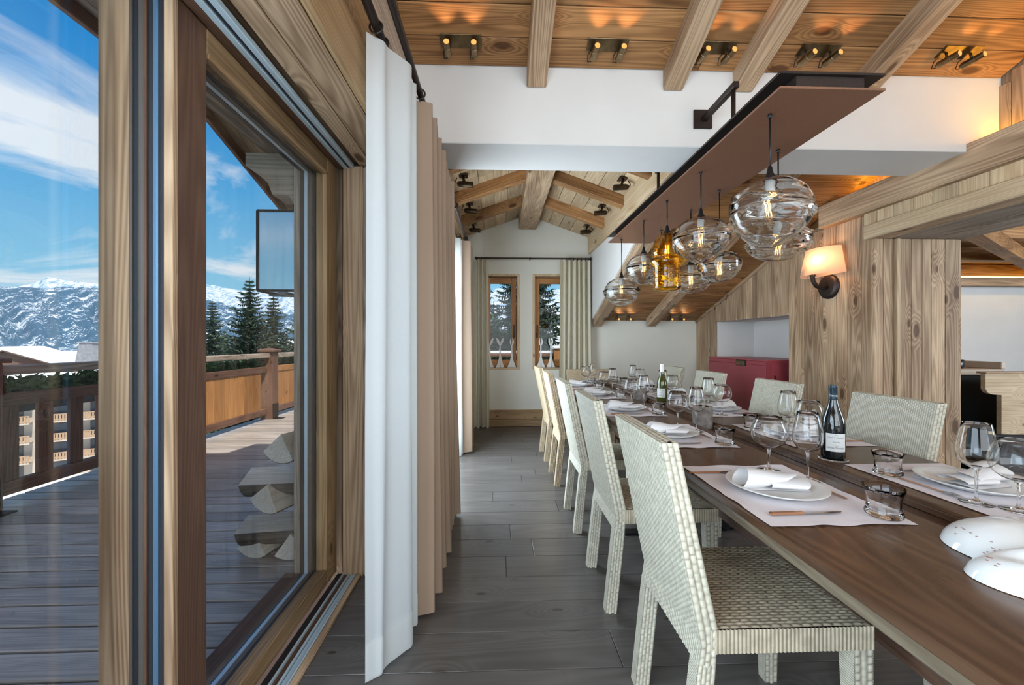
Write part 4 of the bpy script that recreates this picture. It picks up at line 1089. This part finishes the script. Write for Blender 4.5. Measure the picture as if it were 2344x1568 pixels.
# ------------------------------------------------------------ tableware
def copies(make):
    cache = {}
    def f(loc, label, rz=0., **kw):
        if 'o' not in cache:
            o = make(label, **kw); cache['o'] = o; o.matrix_basis = Matrix.Translation(loc) @ Matrix.Rotation(rz, 4, 'Z'); return o
        return copy_tree(cache['o'], loc, rz, label)
    return f
def stemware(name, bowl, stem_h, foot_r, group):
    def mk(label):
        t = thing(name, (0, 0, 0), label, 'wine glass', group)
        inner = [(max(.0008, r_-.0010), z_+(.0016 if q_ < 3 else 0)) for q_, (r_, z_) in enumerate(bowl)][::-1]
        obj('bowl', G().lathe(bowl+[(bowl[-1][0]-.0005, bowl[-1][1]+.0005)]+inner, 40, closed=True), 'cut_glass', t, smooth=True, recalc=True)
        zb = bowl[0][1]
        st = [(0, zb+.004), (.006, zb+.003), (.0085, zb-.001), (.0048, zb-.010), (.0037, zb-.03), (.0036, .022), (.005, .012), (.010, .0065), (foot_r*.55, .0035), (foot_r*.96, .0022), (foot_r, .0014), (foot_r*.98, .0004), (0, .0002)]
        obj('stem', G().lathe(st, 32), 'cut_glass', t, smooth=True)
        return t
    return copies(mk)
BUR = [(.002, .083), (.018, .085), (.034, .092), (.048, .104), (.0565, .120), (.0595, .137), (.0585, .152), (.054, .168), (.047, .185), (.0415, .200)]
TUL = [(.002, .104), (.016, .106), (.030, .114), (.039, .126), (.0435, .142), (.0445, .158), (.0425, .176), (.0385, .198), (.034, .220), (.031, .238)]
burg = stemware('balloon_wine_glass', BUR, .08, .038, 'balloon wine glasses on the table')
tul = stemware('tulip_wine_glass', TUL, .10, .037, 'tulip wine glasses on the table')
def mk_tumbler(label):
    t = thing('tumbler', (0, 0, 0), label, 'glass', 'flared cut tumblers on the mats')
    pr = [(0, .0005), (.034, .0005), (.0405, .003), (.0420, .010), (.0385, .022), (.0360, .036), (.0370, .052), (.0410, .067), (.0465, .080), (.0470, .0815), (.0462, .0820), (.0392, .067), (.0350, .052), (.0338, .036), (.0345, .024), (.0300, .015), (0, .0125)]
    g = G(); n = 48
    v = []
    for i, (r, z) in enumerate(pr):
        for k in range(n):
            a = 2*PI*k/n; q = 1.
            if 3 <= i <= 7: q = 1+.022*math.sin(a*17+z*160)*math.sin(z*70)
            v.append((r*q*math.cos(a), r*q*math.sin(a), z))
    g.add(v, [(i*n+k, i*n+(k+1) % n, (i+1)*n+(k+1) % n, (i+1)*n+k) for i in range(len(pr)-1) for k in range(n)])
    obj('glass', g, 'cut_glass', t, smooth=True)
    return t
tumb = copies(mk_tumbler)
def mk_plate(label):
    t = thing('dinner_plate', (0, 0, 0), label, 'plate', 'white dinner plates on the mats')
    pr = [(0, .004), (.075, .004), (.080, 0), (.086, 0), (.092, .005), (.118, .013), (.141, .021), (.1425, .0235), (.140, .0245), (.117, .0175), (.098, .0115), (.088, .0085), (0, .0085)]
    obj('body', G().lathe(pr, 64), 'porcelain', t, smooth=True, angle=1.2)
    return t
plate = copies(mk_plate)
def mk_napkin(label):
    t = thing('napkin', (0, 0, 0), label, 'napkin', 'folded white napkins on the plates')
    # front roll: open scroll end, flap coming to a point
    def f1(u, v):
        a = -PI*.62+u*PI*1.85; r = (.021+.011*u)*(1.08-.30*v)
        end = .012+.050*math.exp(-((u-.62)/.22)**2)+.02*math.sin(u*PI)
        x = lerp(-.102+.018*math.sin(a), end, v); y = r*math.cos(a)*1.45; z = .029*(1-.18*v)+r*math.sin(a)*(1.02-.22*v)+.006*math.sin(v*5+u*3)*v
        return (x, y-.006+.012*v, max(.001, z))
    obj('roll', G().grid(f1, 26, 14), 'linen_white', t, smooth=True, recalc=False)
    def f2(u, v):
        a = -PI*.3+u*PI*1.5; r = (.019+.008*u)
        end = .080+.022*math.sin(u*PI*1.1)
        x = lerp(-.02, end, v); y = r*math.cos(a)*1.9; z = .017+r*math.sin(a)*.66*(1-.20*v)
        return (x, y+.006-.012*v, max(.001, z))
    obj('tail', G().grid(f2, 24, 12), 'linen_white', t, smooth=True, recalc=False)
    def f3(u, v):
        x = lerp(-.095+.02*v, .098-.02*v, u); y = lerp(-.040, .044, v); return (x, y, .0015+.007*math.sin(v*PI)*(.6+.4*math.sin(u*9)))
    obj('under_fold', G().grid(f3, 16, 8), 'linen_white', t, smooth=True, recalc=False)
    return t
napk = copies(mk_napkin)
def mk_mat(label):
    t = thing('placemat', (0, 0, 0), label, 'placemat', 'pale linen placemats')
    r = random.Random(3)
    def fn(u, v):
        x = lerp(-.198, .198, u); y = lerp(-.252, .252, v)
        e = max(abs(u-.5), abs(v-.5))*2
        w = noise.noise(Vector((x*14, y*14, 2)))
        if u in (0, 1): x += w*.006
        if v in (0, 1): y += w*.006
        return (x, y, .0012+(.0025*(w+.4) if e > .93 else .0004*w))
    obj('cloth', G().grid(fn, 36, 40), 'mat_linen', t, smooth=True, recalc=False)
    return t
matf = copies(mk_mat)
def mk_knife(label):
    t = thing('table_knife', (0, 0, 0), label, 'knife', 'table knives with rose-gold handles')
    obj('handle', G().box(-.105, -.008, -.0065, .0065, 0, .008, .002), 'rose_gold', t)
    obj('blade', G().prism([(-.008, -.006), (.07, -.008), (.098, -.004), (.108, .003), (-.008, .006)], 'z', .002, .004), 'steel', t)
    return t
knife = copies(mk_knife)
def mk_fork(label):
    t = thing('table_fork', (0, 0, 0), label, 'fork', 'table forks lying beside the plates')
    obj('handle', G().box(-.10, .01, -.004, .004, .001, .005, .001), 'rose_gold', t)
    g = G().prism([(.01, -.004), (.035, -.010), (.05, -.011), (.05, .011), (.035, .010), (.01, .004)], 'z', .002, .004)
    for k in range(4): g.box(.05, .092, -.011+k*.0062, -.008+k*.0062, .003, .005)
    obj('tines', g, 'steel', t)
    return t
fork = copies(mk_fork)
def mk_spoon(label):
    t = thing('dessert_spoon', (0, 0, 0), label, 'spoon', 'dessert spoons above the plates')
    obj('handle', G().box(-.11, .03, -.0035, .0035, .001, .0045, .001), 'rose_gold', t)
    obj('bowl', G().grid(lambda u, v: (.05+.026*math.sin(PI*v)*math.cos(2*PI*u)*1.0+(v-.5)*0, .015*math.sin(PI*v/2)*math.sin(2*PI*u), .0025+.004*math.sin(PI*v/2)), 16, 6), 'steel', t, smooth=True)
    return t
spoon = copies(mk_spoon)
YL = [1.262, 2.03, 2.80, 3.60, 4.36]; YR = [1.262, 2.03, 2.77, 3.52, 4.28]
T = TZ+.0005
for side, ys in (('L', YL), ('R', YR)):
    sn = 'window side' if side == 'L' else 'boarded-wall side'
    for i, yc in enumerate(ys):
        def W_(x, dy, z=T): return (x, yc+dy, z) if side == 'L' else (2.462-x, yc-dy, z)
        rz = 0 if side == 'L' else PI
        w = ', '+sn+', '+ORD[i]
        jx = (R.random()-.5)*.02
        matf(W_(.908, 0), 'pale linen placemat'+w, rz)
        pz = T+.0028
        plate(W_(.893+jx, -.005, pz), 'white wide-rimmed dinner plate'+w, rz)
        napk(W_(.885+jx, .0, pz+.0095), 'white folded napkin on the plate'+w, rz+(-.18 if side == 'L' else .1)+R.uniform(-.12, .12))
        burg(W_(1.012+(0 if side == 'L' else -.025), .19+jx, pz), 'round balloon wine glass'+w, rz)
        tul(W_(1.062+(0 if side == 'L' else -.02), .068+(0 if side == 'L' else .06), pz), 'tall tulip wine glass'+w, rz)
        tumb(W_(1.058, -.205+(0 if side == 'L' else .08), pz), 'flared cut-glass tumbler'+w, rz+R.random())
        knife(W_(.855, -.185+(0 if side == 'L' else .02), pz), 'steel table knife with rose-gold handle'+w, rz+.03)
        fork(W_(.80, .165, pz), 'small fork'+w, rz)
        spoon(W_(1.052, .02, pz), 'rose-gold handled dessert spoon'+w, rz+PI/2+.05)
w = ' at the far head of the table'
plate((1.12, 4.72, T), 'white dinner plate'+w); napk((1.12, 4.72, T+.0095), 'folded napkin on the plate'+w, 1.4); burg((1.02, 4.62, T), 'balloon wine glass'+w); tumb((1.36, 4.60, T), 'cut-glass tumbler'+w)

# wine bottles
def text_geo(s, size, ax='CENTER'):
    c = bpy.data.curves.new('t', 'FONT'); c.body = s; c.size = size; c.align_x = ax; c.align_y = 'CENTER'; c.fill_mode = 'FRONT'; c.resolution_u = 3
    o = bpy.data.objects.new('t', c); COL.objects.link(o); dg = bpy.context.evaluated_depsgraph_get(); e = o.evaluated_get(dg); me = e.to_mesh()
    v = [tuple(q.co) for q in me.vertices]; f = [tuple(p.vertices) for p in me.polygons]; e.to_mesh_clear()
    bpy.data.objects.remove(o); bpy.data.curves.remove(c); return v, f
def wrap(v, r, ang, z): return [(r*math.cos(ang+p[0]/r), r*math.sin(ang+p[0]/r), z+p[1]) for p in v]
BOT = [(0, .004), (.030, .001), (.038, .003), (.0408, .010), (.0410, .13), (.0405, .145), (.037, .165), (.029, .190), (.021, .212), (.0165, .232), (.0148, .250), (.0145, .285), (0, .286)]
def bottle(x, y, z, label, glass, cap, ang, white=False, sc=1.):
    t = thing('wine_bottle', (x, y, z), label, 'bottle')
    obj('glass', G().lathe(BOT, 48), glass, t, smooth=True)
    capf = [(0, .3015), (.0145, .301), (.0152, .299), (.0152, .286), (.0148, .285), (.0150, .250), (.0158, .240), (.0150, .238)]
    obj('capsule', G().lathe(capf, 32), cap, t, smooth=True, angle=.8)
    r = .0414; hw = .036; z0, z1 = .036, .108
    lab = G().grid(lambda u, v: (r*math.cos(ang+lerp(-hw, hw, u)/r), r*math.sin(ang+lerp(-hw, hw, u)/r), lerp(z0, z1, v)), 24, 1)
    lo = obj('label', lab, 'label_paper', t, smooth=True)
    for s_, sz, zz in (('2011', .0055, .102), ('Chapelle - Chambertin', .0068, .0925), ('Grand Cru', .006, .075), ('Domaine', .0038, .060), ('Cécile Tremblay', .0092, .051)):
        v, f = text_geo(s_, sz)
        if s_[0] in 'CG' and s_ != 'Chapelle - Chambertin': v = [(p[0]+p[1]*.3, p[1], 0) for p in v]
        g = G().add(wrap(v, r+.0004, ang, zz), f); obj('lettering', g, 'ink', lo, recalc=False)
    if not white:
        v, f = text_geo('Tremblay', .0115); v = [(p[0]+p[1]*.3, p[1]+p[0]*-.08, 0) for p in v]
        obj('lettering', G().add(wrap(v, .0157, ang+.1, .258), f), 'silver_ink', t, recalc=False)
    return t
bottle(1.372, 1.585, T+.005, 'dark wine bottle with a blue-black capsule and cream label, near the middle of the table', 'bottle_dark', 'capsule_blue', math.atan2(-1.585, -1.372)+.28)
co = thing('glass_coaster', (1.372, 1.585, T), 'beaded glass coaster under the dark wine bottle', 'coaster')
g = G().lathe([(0, .0), (.046, 0), (.049, .003), (.046, .0045), (0, .0045)], 40)
obj('disc', g, 'cut_glass', co, smooth=True)
g = G()
for k in range(30): a = 2*PI*k/30; g.lathe([(0, -.004), (.0028, -.0028), (.004, 0), (.0028, .0028), (0, .004)], 6, (.048*math.cos(a), .048*math.sin(a), .0045))
obj('bead_rim', g, 'cut_glass', co, smooth=True, kind='stuff')
bottle(1.335, 3.20, T, 'green wine bottle with a white capsule, farther down the table', 'bottle_green', 'capsule_white', -2.2, True)
# birch log votive holders
def votive(x, y, label):
    t = thing('birch_candle_holder', (x, y, TZ-.031), label, 'candle holder', 'birch log candle holders down the middle of the table')
    r = .056
    def fn(u, v): a = 2*PI*u; q = r*(1+.03*math.sin(2*a+1)+.015*noise.noise(Vector((a*2, v*5, x)))); return (q*math.cos(a), q*math.sin(a), v*.128)
    obj('bark', G().grid(fn, 36, 6, True), 'birch_bark', t, smooth=True, recalc=False)
    obj('top', G().lathe([(.036, .100), (.036, .128), (.055, .128)], 36), 'cut_wood', t, recalc=False)
    obj('cup', G().lathe([(0, .104), (.030, .104), (.034, .129), (.035, .129), (.0355, .10)], 30), 'cut_glass', t, smooth=True)
votive(1.232, 2.36, 'grey birch log candle holder, the nearer of the two')
votive(1.232, 3.42, 'birch log candle holder beside the green bottle')
# white ceramic shell dishes
def shell(x, y, rx, ry, h, rz, ph, label):
    t = thing('ceramic_dish', (x, y, T), label, 'dish', 'white glazed shell-shaped dishes', rz=rz)
    def fn(u, v):
        a = 2*PI*u; rr = v
        lobe = 1+.13*math.sin(2*a+ph)+.09*math.sin(3*a+ph*2)
        z = h*(1-rr**2.6)**.62 if rr < 1 else 0
        z *= 1+.20*math.cos(a*2+ph)*rr*(1-rr)*2-.42*math.exp(-((rr*math.cos(a+ph)-.25)/.15)**2)*(1-rr)
        return (rx*rr*lobe*math.cos(a), ry*rr*lobe*math.sin(a), z+.001)
    obj('body', G().grid(fn, 64, 26, True), 'ceramic', t, smooth=True, recalc=False)
    r = random.Random(int(ph*10)); g = G()
    for k in range(9):
        u, v = r.uniform(.40, .56), r.uniform(.78, .90); p = fn(u, v); g.torus((p[0], p[1], p[2]+.001), .0022, .0004, 'z', 8, 4)
    obj('speckles', g, 'speckle', t, kind='stuff')
shell(1.215, .875, .165, .13, .062, .15, .4, 'white glazed shell dish lying behind the other, right of the near tumbler')
shell(1.125, .705, .15, .115, .068, -.5, 2.1, 'white glazed shell dish in front, nearest the camera on the table')

# ------------------------------------------------------------ pendant beam and blown-glass lamps
ib = thing('pendant_beam', (1.23, 1.42, 2.165), 'long rust-brown steel I-beam carrying the glass pendants over the table', 'light fixture')
def ibox(name, m, x0, x1, y0, y1, z0, z1, ch=.001): return obj(name, G().box(x0-1.23, x1-1.23, y0-1.42, y1-1.42, z0-2.165, z1-2.165, ch), m, ib)
ibox('bottom_flange', 'rust_brown', 1.03, 1.43, 1.42, 3.69, 2.165, 2.174)
ibox('web', 'bronze', 1.10, 1.36, 1.432, 3.68, 2.174, 2.220)
ibox('top_flange', 'bronze', 1.03, 1.43, 1.42, 3.69, 2.220, 2.229)
hb = G().box(-.055, .055, 2.345-1.42, 2.36-1.42, 2.52-2.165, 2.632-2.165, .002)
obj('wall_plate', hb, 'bronze', ib)
bar('arm', (1.235, 2.35, 2.575), (1.235, 2.02, 2.575), .032, .032, 'bronze', ib)
obj('rod', G().tube([(.005, 2.05-1.42, 2.228-2.165), (.005, 2.05-1.42, 2.57-2.165)], .011, 12), 'bronze', ib, smooth=True)
obj('rod', G().tube([(.005, 3.03-1.42, 2.228-2.165), (.005, 3.03-1.42, 2.56-2.165)], .011, 12), 'bronze', ib, smooth=True)
bar('arm', (1.235, 2.71, 2.565), (1.235, 3.06, 2.565), .032, .032, 'bronze', ib)
def pendant(x, y, zt, zb, rad, label, seed, amber=False, tilt=.02, fold=.45, foldr=.022, shape=0):
    t = thing('glass_pendant_lamp', (x, y, zb), label, 'pendant lamp', 'blown glass pendants under the steel beam')
    h = zt-zb; N = 64; K = 44; rr = random.Random(seed); p1, p2 = rr.random()*6, rr.random()*6
    def base(s):
        if shape == 0: return rad*(max(0, 1-abs(2*s-1)**2.25))**.60*((.84+.16*min(1, s/.6)) if seed in (1, 3, 4) else 1)
        if shape == 1: return rad*(max(0, math.sin(PI*min(1, s)))**.5)*(1.0-.20*(s-.3)) if s < 1 else 0
        return 0
    if shape == 2:    # amber: bell top on a straight cup
        base = lambda s: rad*(.80*min(1, (s/.05))**.4 if s < .42 else (.80+.20*math.exp(-((s-.5)/.07)**2)) if s < .62 else .90*(max(0, 1-((s-.62)/.38)**2.4))**.5)
    def S(u, s, inner):
        a = 2*PI*u; r = base(s)
        zc = fold+tilt/h*math.cos(a+p1)*2+.02*math.sin(3*a+p2)
        b = math.exp(-((s-zc)/.045)**2)
        b2 = math.exp(-((s-zc+.10)/.03)**2)
        rip = math.sin((s*h)*330+2.2*math.sin(a+p1)+1.1*math.sin(2*a+p2))*.0008+math.sin((s*h)*120+1.6*math.sin(a*2+p2))*.0013
        env = min(1, r/rad*1.3)
        if inner: r = max(.002, r-.0045)+(rip*.5)*env*math.sin(a+s*5)
        else: r = r+(foldr*b+foldr*.4*b2)*(.75+.25*math.sin(2*a+p2))+rip*env
        z = s*h+(.006 if inner and s < .5 else (-.004 if inner else 0))
        return (max(.001, r)*math.cos(a), max(.001, r)*math.sin(a), z)
    v = []; rows = [(i/K, False) for i in range(K+1)]+[(1-i/K, True) for i in range(K+1)]
    for s, inn in rows:
        ss_ = .5-.5*math.cos(PI*s)
        for k in range(N): v.append(S(k/N, ss_, inn))
    m = len(rows)
    f = [(i*N+k, i*N+(k+1) % N, ((i+1) % m)*N+(k+1) % N, ((i+1) % m)*N+k) for i in range(m) for k in range(N)]
    obj('glass_shade', G().add(v, f), 'amber_glass' if amber else 'blown_glass', t, smooth=True)
    obj('cap', G().lathe([(.003, h+.050), (.008, h+.045), (.013, h+.018), (.026, h-.004), (.026, h-.010), (.002, h-.010)], 24), 'black_metal', t, smooth=True)
    obj('cord', G().tube([(0, 0, h+.045), (.0015, 0, (h+2.165-zb)/2), (0, 0, 2.165-zb)], .0034, 8), 'black_metal', t, smooth=True)
    obj('grommet', G().lathe([(0, 2.1655-zb), (.008, 2.164-zb), (.009, 2.156-zb), (.005, 2.149-zb), (0, 2.147-zb)], 16), 'black_metal', t, smooth=True)
    obj('socket', G().lathe([(0, h-.010), (.017, h-.010), (.017, h-.062), (0, h-.062)], 20), 'card_white' if not amber else 'brass', t, smooth=True, angle=.8)
    bz = h-.06
    b = obj('bulb', G().lathe([(.012, bz), (.020, bz-.018), (.021, bz-.09), (.014, bz-.115), (.0, bz-.122)], 24), 'bulb_glass', t, smooth=True)
    g = G(); pts = []
    for k in range(11):
        a = 2*PI*k/10; pts.append((.010*math.cos(a), .010*math.sin(a), bz-.022 if k % 2 else bz-.088))
    g.tube(pts, .0011, 6); obj('filament', g, 'filament', b)
pendant(1.107, 1.585, 1.905, 1.620, .150, 'largest clear blown-glass pendant, nearest the camera', 1, tilt=-.025, fold=.60, foldr=.026)
pendant(1.350, 1.875, 1.810, 1.628, .138, 'flat clear glass pendant behind the largest one', 2, fold=.62, foldr=.016)
pendant(1.105, 2.135, 1.918, 1.668, .150, 'broad ribbed clear glass pendant, third along the beam', 3, fold=.45, foldr=.012)
pendant(1.350, 2.385, 1.795, 1.600, .124, 'clear glass pendant with a pinched lip above the second chair', 4, fold=.68, foldr=.018)
pendant(1.108, 2.575, 1.955, 1.568, .108, 'amber glass bell-shaped pendant, the only coloured one', 5, True, tilt=.004, fold=.50, foldr=.010, shape=2)
pendant(1.350, 2.745, 1.785, 1.578, .132, 'clear glass pendant partly hidden behind the amber one', 6, fold=.35, foldr=.010)
pendant(1.110, 3.000, 1.915, 1.675, .132, 'clear glass pendant left of the amber one', 7, tilt=.004, fold=.5, foldr=.012)
pendant(1.350, 3.250, 1.860, 1.700, .115, 'clear glass pendant hidden behind the amber pendant towards the far end', 8)
pendant(1.112, 3.555, 1.822, 1.566, .152, 'clear glass pendant at the far end of the beam', 9, tilt=.0, fold=.52, foldr=.016)

# ------------------------------------------------------------ spotlights
def spot_pair(x, y, label, tw=.0, far=False, sp=.074, s=1.):
    z = ZC(y)
    t = thing('ceiling_spotlight', (x, y, z), label, 'spotlight', 'brass twin spotlights on the ceiling boards')
    TT = Matrix.Rotation(-SL, 4, 'X')
    def tr(g): g.v = [tuple(TT @ Vector(p)) for p in g.v]; return g
    obj('plate', tr(G().box(-.115*s, .115*s, -.036, .036, -.006, 0, .001)), 'brass', t)
    for sx in (-sp*s, sp*s):
        c = Vector((sx, -.01, -.052))
        d = Vector((tw, -1, .04)).normalized()
        A = c+d*.048; B = c-d*.048
        h = obj('lamp_head', G().tube([A, A-d*.002, c+d*.010, c+d*.009, c-d*.012, c-d*.013, B, B-d*.012], [.0175, .0180, .0180, .0195, .0195, .0178, .0178, .009], 20), 'brass', t, smooth=True, angle=.6)
        obj('mouth', G().tube([A+d*.0005, A+d*.001], .0150, 20), 'lamp_mouth', h)
        obj('stem', G().tube([(sx, .004, -.004), (sx, .0, -.035)], .006, 10), 'brass_dark', t, smooth=True)
        obj('cable', G().tube([(sx-.008, .02, -.006), (sx-.028, .045, -.03), (sx-.026, .06, -.06), (sx-.006, B.y+.02, B.z-.004), tuple(B)], .0028, 6), 'black_metal', t, smooth=True)
        l = bpy.data.lights.new('spot_light', 'SPOT'); l.energy = 1.3 if not far else 1.2; l.color = (1, .55, .22); l.spot_size = 1.5; l.spot_blend = .8; l.shadow_soft_size = .012
        lo = bpy.data.objects.new('spot_light', l); COL.objects.link(lo); lo.parent = t; lo.location = A+d*.012; aim(lo, (0, -.75, .65))
spot_pair(-.206, 2.225, 'brass twin spotlight nearest the curtain rods')
spot_pair(.617, 2.225, 'brass twin spotlight between the first and second rafters', .05)
spot_pair(1.235, 2.225, 'brass twin spotlight between the second and third rafters', .1)
spot_pair(1.84, 2.225, 'brass twin spotlight above the near end of the steel beam', .15)
spot_pair(2.67, 2.215, 'brass twin spotlight in the yellow-lit corner above the ledge', .2)
spot_pair(1.82, 5.72, 'small twin spotlight above the pale far wall, left pair', far=True, sp=.085)
spot_pair(2.60, 5.72, 'small twin spotlight above the pale far wall, right pair', far=True, sp=.085)
def projector(x, y, sgn, label):
    z = 3.118-.358*abs(x-.43)
    t = thing('projector_spotlight', (x, y, z), label, 'spotlight', 'dark projector spotlights in the gabled bay')
    obj('plate', G().box(-.05, .05, -.05, .05, -.012, 0, .002), 'brass_dark', t)
    obj('stem', G().tube([(0, 0, -.008), (-sgn*.02, -.01, -.07)], .013, 8), 'brass_dark', t)
    obj('head', G().tube([(-sgn*.10, -.02, -.10), (-sgn*.098, -.02, -.10), (.03*sgn, .0, -.085), (.05*sgn, 0, -.083)], [.026, .028, .028, .018], 16), 'brass_dark', t, smooth=True, angle=.6)
    obj('cable', G().tube([(.05*sgn, 0, -.083), (.075*sgn, .01, -.06), (.05*sgn, .02, -.01)], .004, 6), 'black_metal', t, smooth=True)
for i, y in enumerate((3.84, 4.61, 5.40)):
    projector(1.22, y, 1, 'dark projector on the right slope of the gable, '+('nearest', 'middle', 'farthest')[i]+' one')
    projector(-.34, y, -1, 'dark projector on the left slope of the gable, '+('nearest', 'middle', 'farthest')[i]+' one')
# warm cove light behind the ledge
tag(obj('cove_light', G().box(3.05, 3.095, .6, 3.25, 2.463, 2.473), 'ledge_led'), 'warm LED strip hidden on top of the timber ledge', 'light')
tag(obj('cove_light', G().box(4.0, 8.0, 5.22, 5.26, 2.13, 2.14), 'cove_led'), 'warm LED strip under the kitchen ceiling', 'light')

# ------------------------------------------------------------ wall sconce
sx_, sy_, sz_ = XR, 3.47, 1.735
sc_ = thing('wall_sconce', (sx_, sy_, sz_), 'bronze wall sconce with a cream half-drum shade on the boarded wall', 'wall lamp')
MX = Matrix.Rotation(-PI/2, 4, 'Y')
obj('back_plate', G().lathe([(0, .030), (.07, .030), (.098, .024), (.108, .014), (.110, 0)], 40, M4=MX), 'bronze', sc_, smooth=True, angle=.9)
obj('arm', G().tube([(-.02, 0, .0), (-.07, .0, -.012), (-.12, .0, .005), (-.150, .0, .05), (-.155, 0, .085), (-.155, 0, .10), (-.155, 0, .112)], [.024, .020, .018, .017, .017, .026, .018], 14), 'bronze', sc_, smooth=True)
def shd(inn):
    def fn(u, v):
        a = PI*(.5+u)   # half oval away from the wall
        k = lerp(1, .78, v)-(.006 if inn else 0)
        return (-.035+.21*k*math.cos(a)*.82 if True else 0, .212*k*math.sin(a), lerp(.10, .335, v))
    return fn
obj('shade', G().grid(shd(False), 32, 8), 'shade_linen', sc_, smooth=True, recalc=False)
obj('shade_back', G().grid(lambda u, v: (-.030, lerp(-.212, .212, u)*lerp(1, .78, v), lerp(.10, .335, v)), 4, 4), 'shade_linen', sc_, recalc=False)
obj('bulb', G().lathe([(0, .20), (.012, .195), (.02, .17), (.016, .14), (.008, .115), (0, .112)], 16, (-.145, 0, 0)), 'lamp_mouth', sc_, smooth=True)
l = bpy.data.lights.new('sconce_light', 'POINT'); l.energy = 2.6; l.color = (1, .52, .22); l.shadow_soft_size = .03
lo = bpy.data.objects.new('sconce_light', l); COL.objects.link(lo); lo.parent = sc_; lo.location = (-.12, -.05, .215)

# ------------------------------------------------------------ red cabinet in the niche
cbn = thing('red_cabinet', (3.15, 4.74, 0), 'dark red lacquered cabinet standing in the white niche', 'cabinet')
def cbx(name, m, *b, ch=.002, parent=None):
    x0, x1, y0, y1, z0, z1 = b; return obj(name, G().box(x0-3.15, x1-3.15, y0-4.74, y1-4.74, z0, z1, ch), m, parent or cbn)
cbx('body', 'red_lacquer', 2.872, 3.45, 4.16, 5.325, 0, 1.03)
cbx('top_panel', 'red_lacquer_edge', 2.862, 3.455, 4.155, 5.328, 1.03, 1.046)
d = cbx('door', 'red_lacquer', 2.862, 2.871, 4.165, 5.32, .03, .985)
cbx('drawer_front', 'red_lacquer', 2.862, 2.871, 4.165, 5.32, .988, 1.028)
cbx('latch', 'black_metal', 2.850, 2.868, 4.50, 4.68, .965, 1.035, parent=cbn)
cbx('latch_tongue', 'brass', 2.845, 2.85, 4.515, 4.665, .97, 1.02, parent=cbn)
d2 = cbx('side_door', 'red_lacquer', 2.93, 3.44, 4.15, 4.159, .03, 1.0)
obj('handle', G().box(2.945-3.15, 2.955-3.15, 4.135-4.74, 4.15-4.74, .78, .88, .002), 'black_metal', d2)

# ------------------------------------------------------------ kitchen corner
kt = thing('granite_counter', (4.6, 3.9, 0), 'dark speckled granite counter with a pale top in the next room', 'counter')
def kb(root, name, m, ox, oy, *b, ch=.004): x0, x1, y0, y1, z0, z1 = b; return obj(name, G().box(x0-ox, x1-ox, y0-oy, y1-oy, z0, z1, ch), m, root)
kb(kt, 'base', 'granite', 4.6, 3.9, 3.8, 5.3, 3.62, 4.3, 0, .93)
kb(kt, 'worktop', 'stone_sill', 4.6, 3.9, 3.78, 4.76, 3.58, 4.1, .931, .985)
kb(kt, 'upstand', 'stone_sill', 4.6, 3.9, 4.73, 4.77, 3.58, 4.1, .986, 1.05)
bt = thing('bar_table', (4.8, 3.3, 0), 'tan timber bar top with a rounded corbel end in the next room', 'table')
g = G().prism([(4.215, .965), (4.215, .83), (4.235, .80), (4.275, .785), (4.36, .78), (4.36, .44), (5.6, .40), (5.6, .965)], 'y', 3.30, 3.335); g.v = [(a-4.8, b-3.3, c) for a, b, c in g.v]
obj('corbel', g, 'pale_wood_X', bt)
kb(bt, 'top', 'cut_wood', 4.8, 3.3, 4.20, 5.6, 3.285, 3.36, .966, .982)
kb(bt, 'base', 'dark_granite', 4.8, 3.3, 4.38, 5.6, 3.36, 3.56, 0, .44)
bw = thing('black_bowl', (4.42, 3.70, .986), 'small black stone bowl on the pale counter top', 'bowl')
obj('body', G().lathe([(0, .0), (.05, .0), (.062, .02), (.060, .085), (.054, .086), (.052, .02), (0, .015)], 16), 'granite', bw, smooth=True)
tp = thing('tap', (4.36, 3.8, .986), 'thin curved tap tip showing beside the board edge', 'tap')
obj('spout', G().tube([(0, 0, 0), (0, 0, .22), (.03, 0, .27), (.07, 0, .27), (.095, 0, .30)], .008, 8), 'steel', tp, smooth=True)
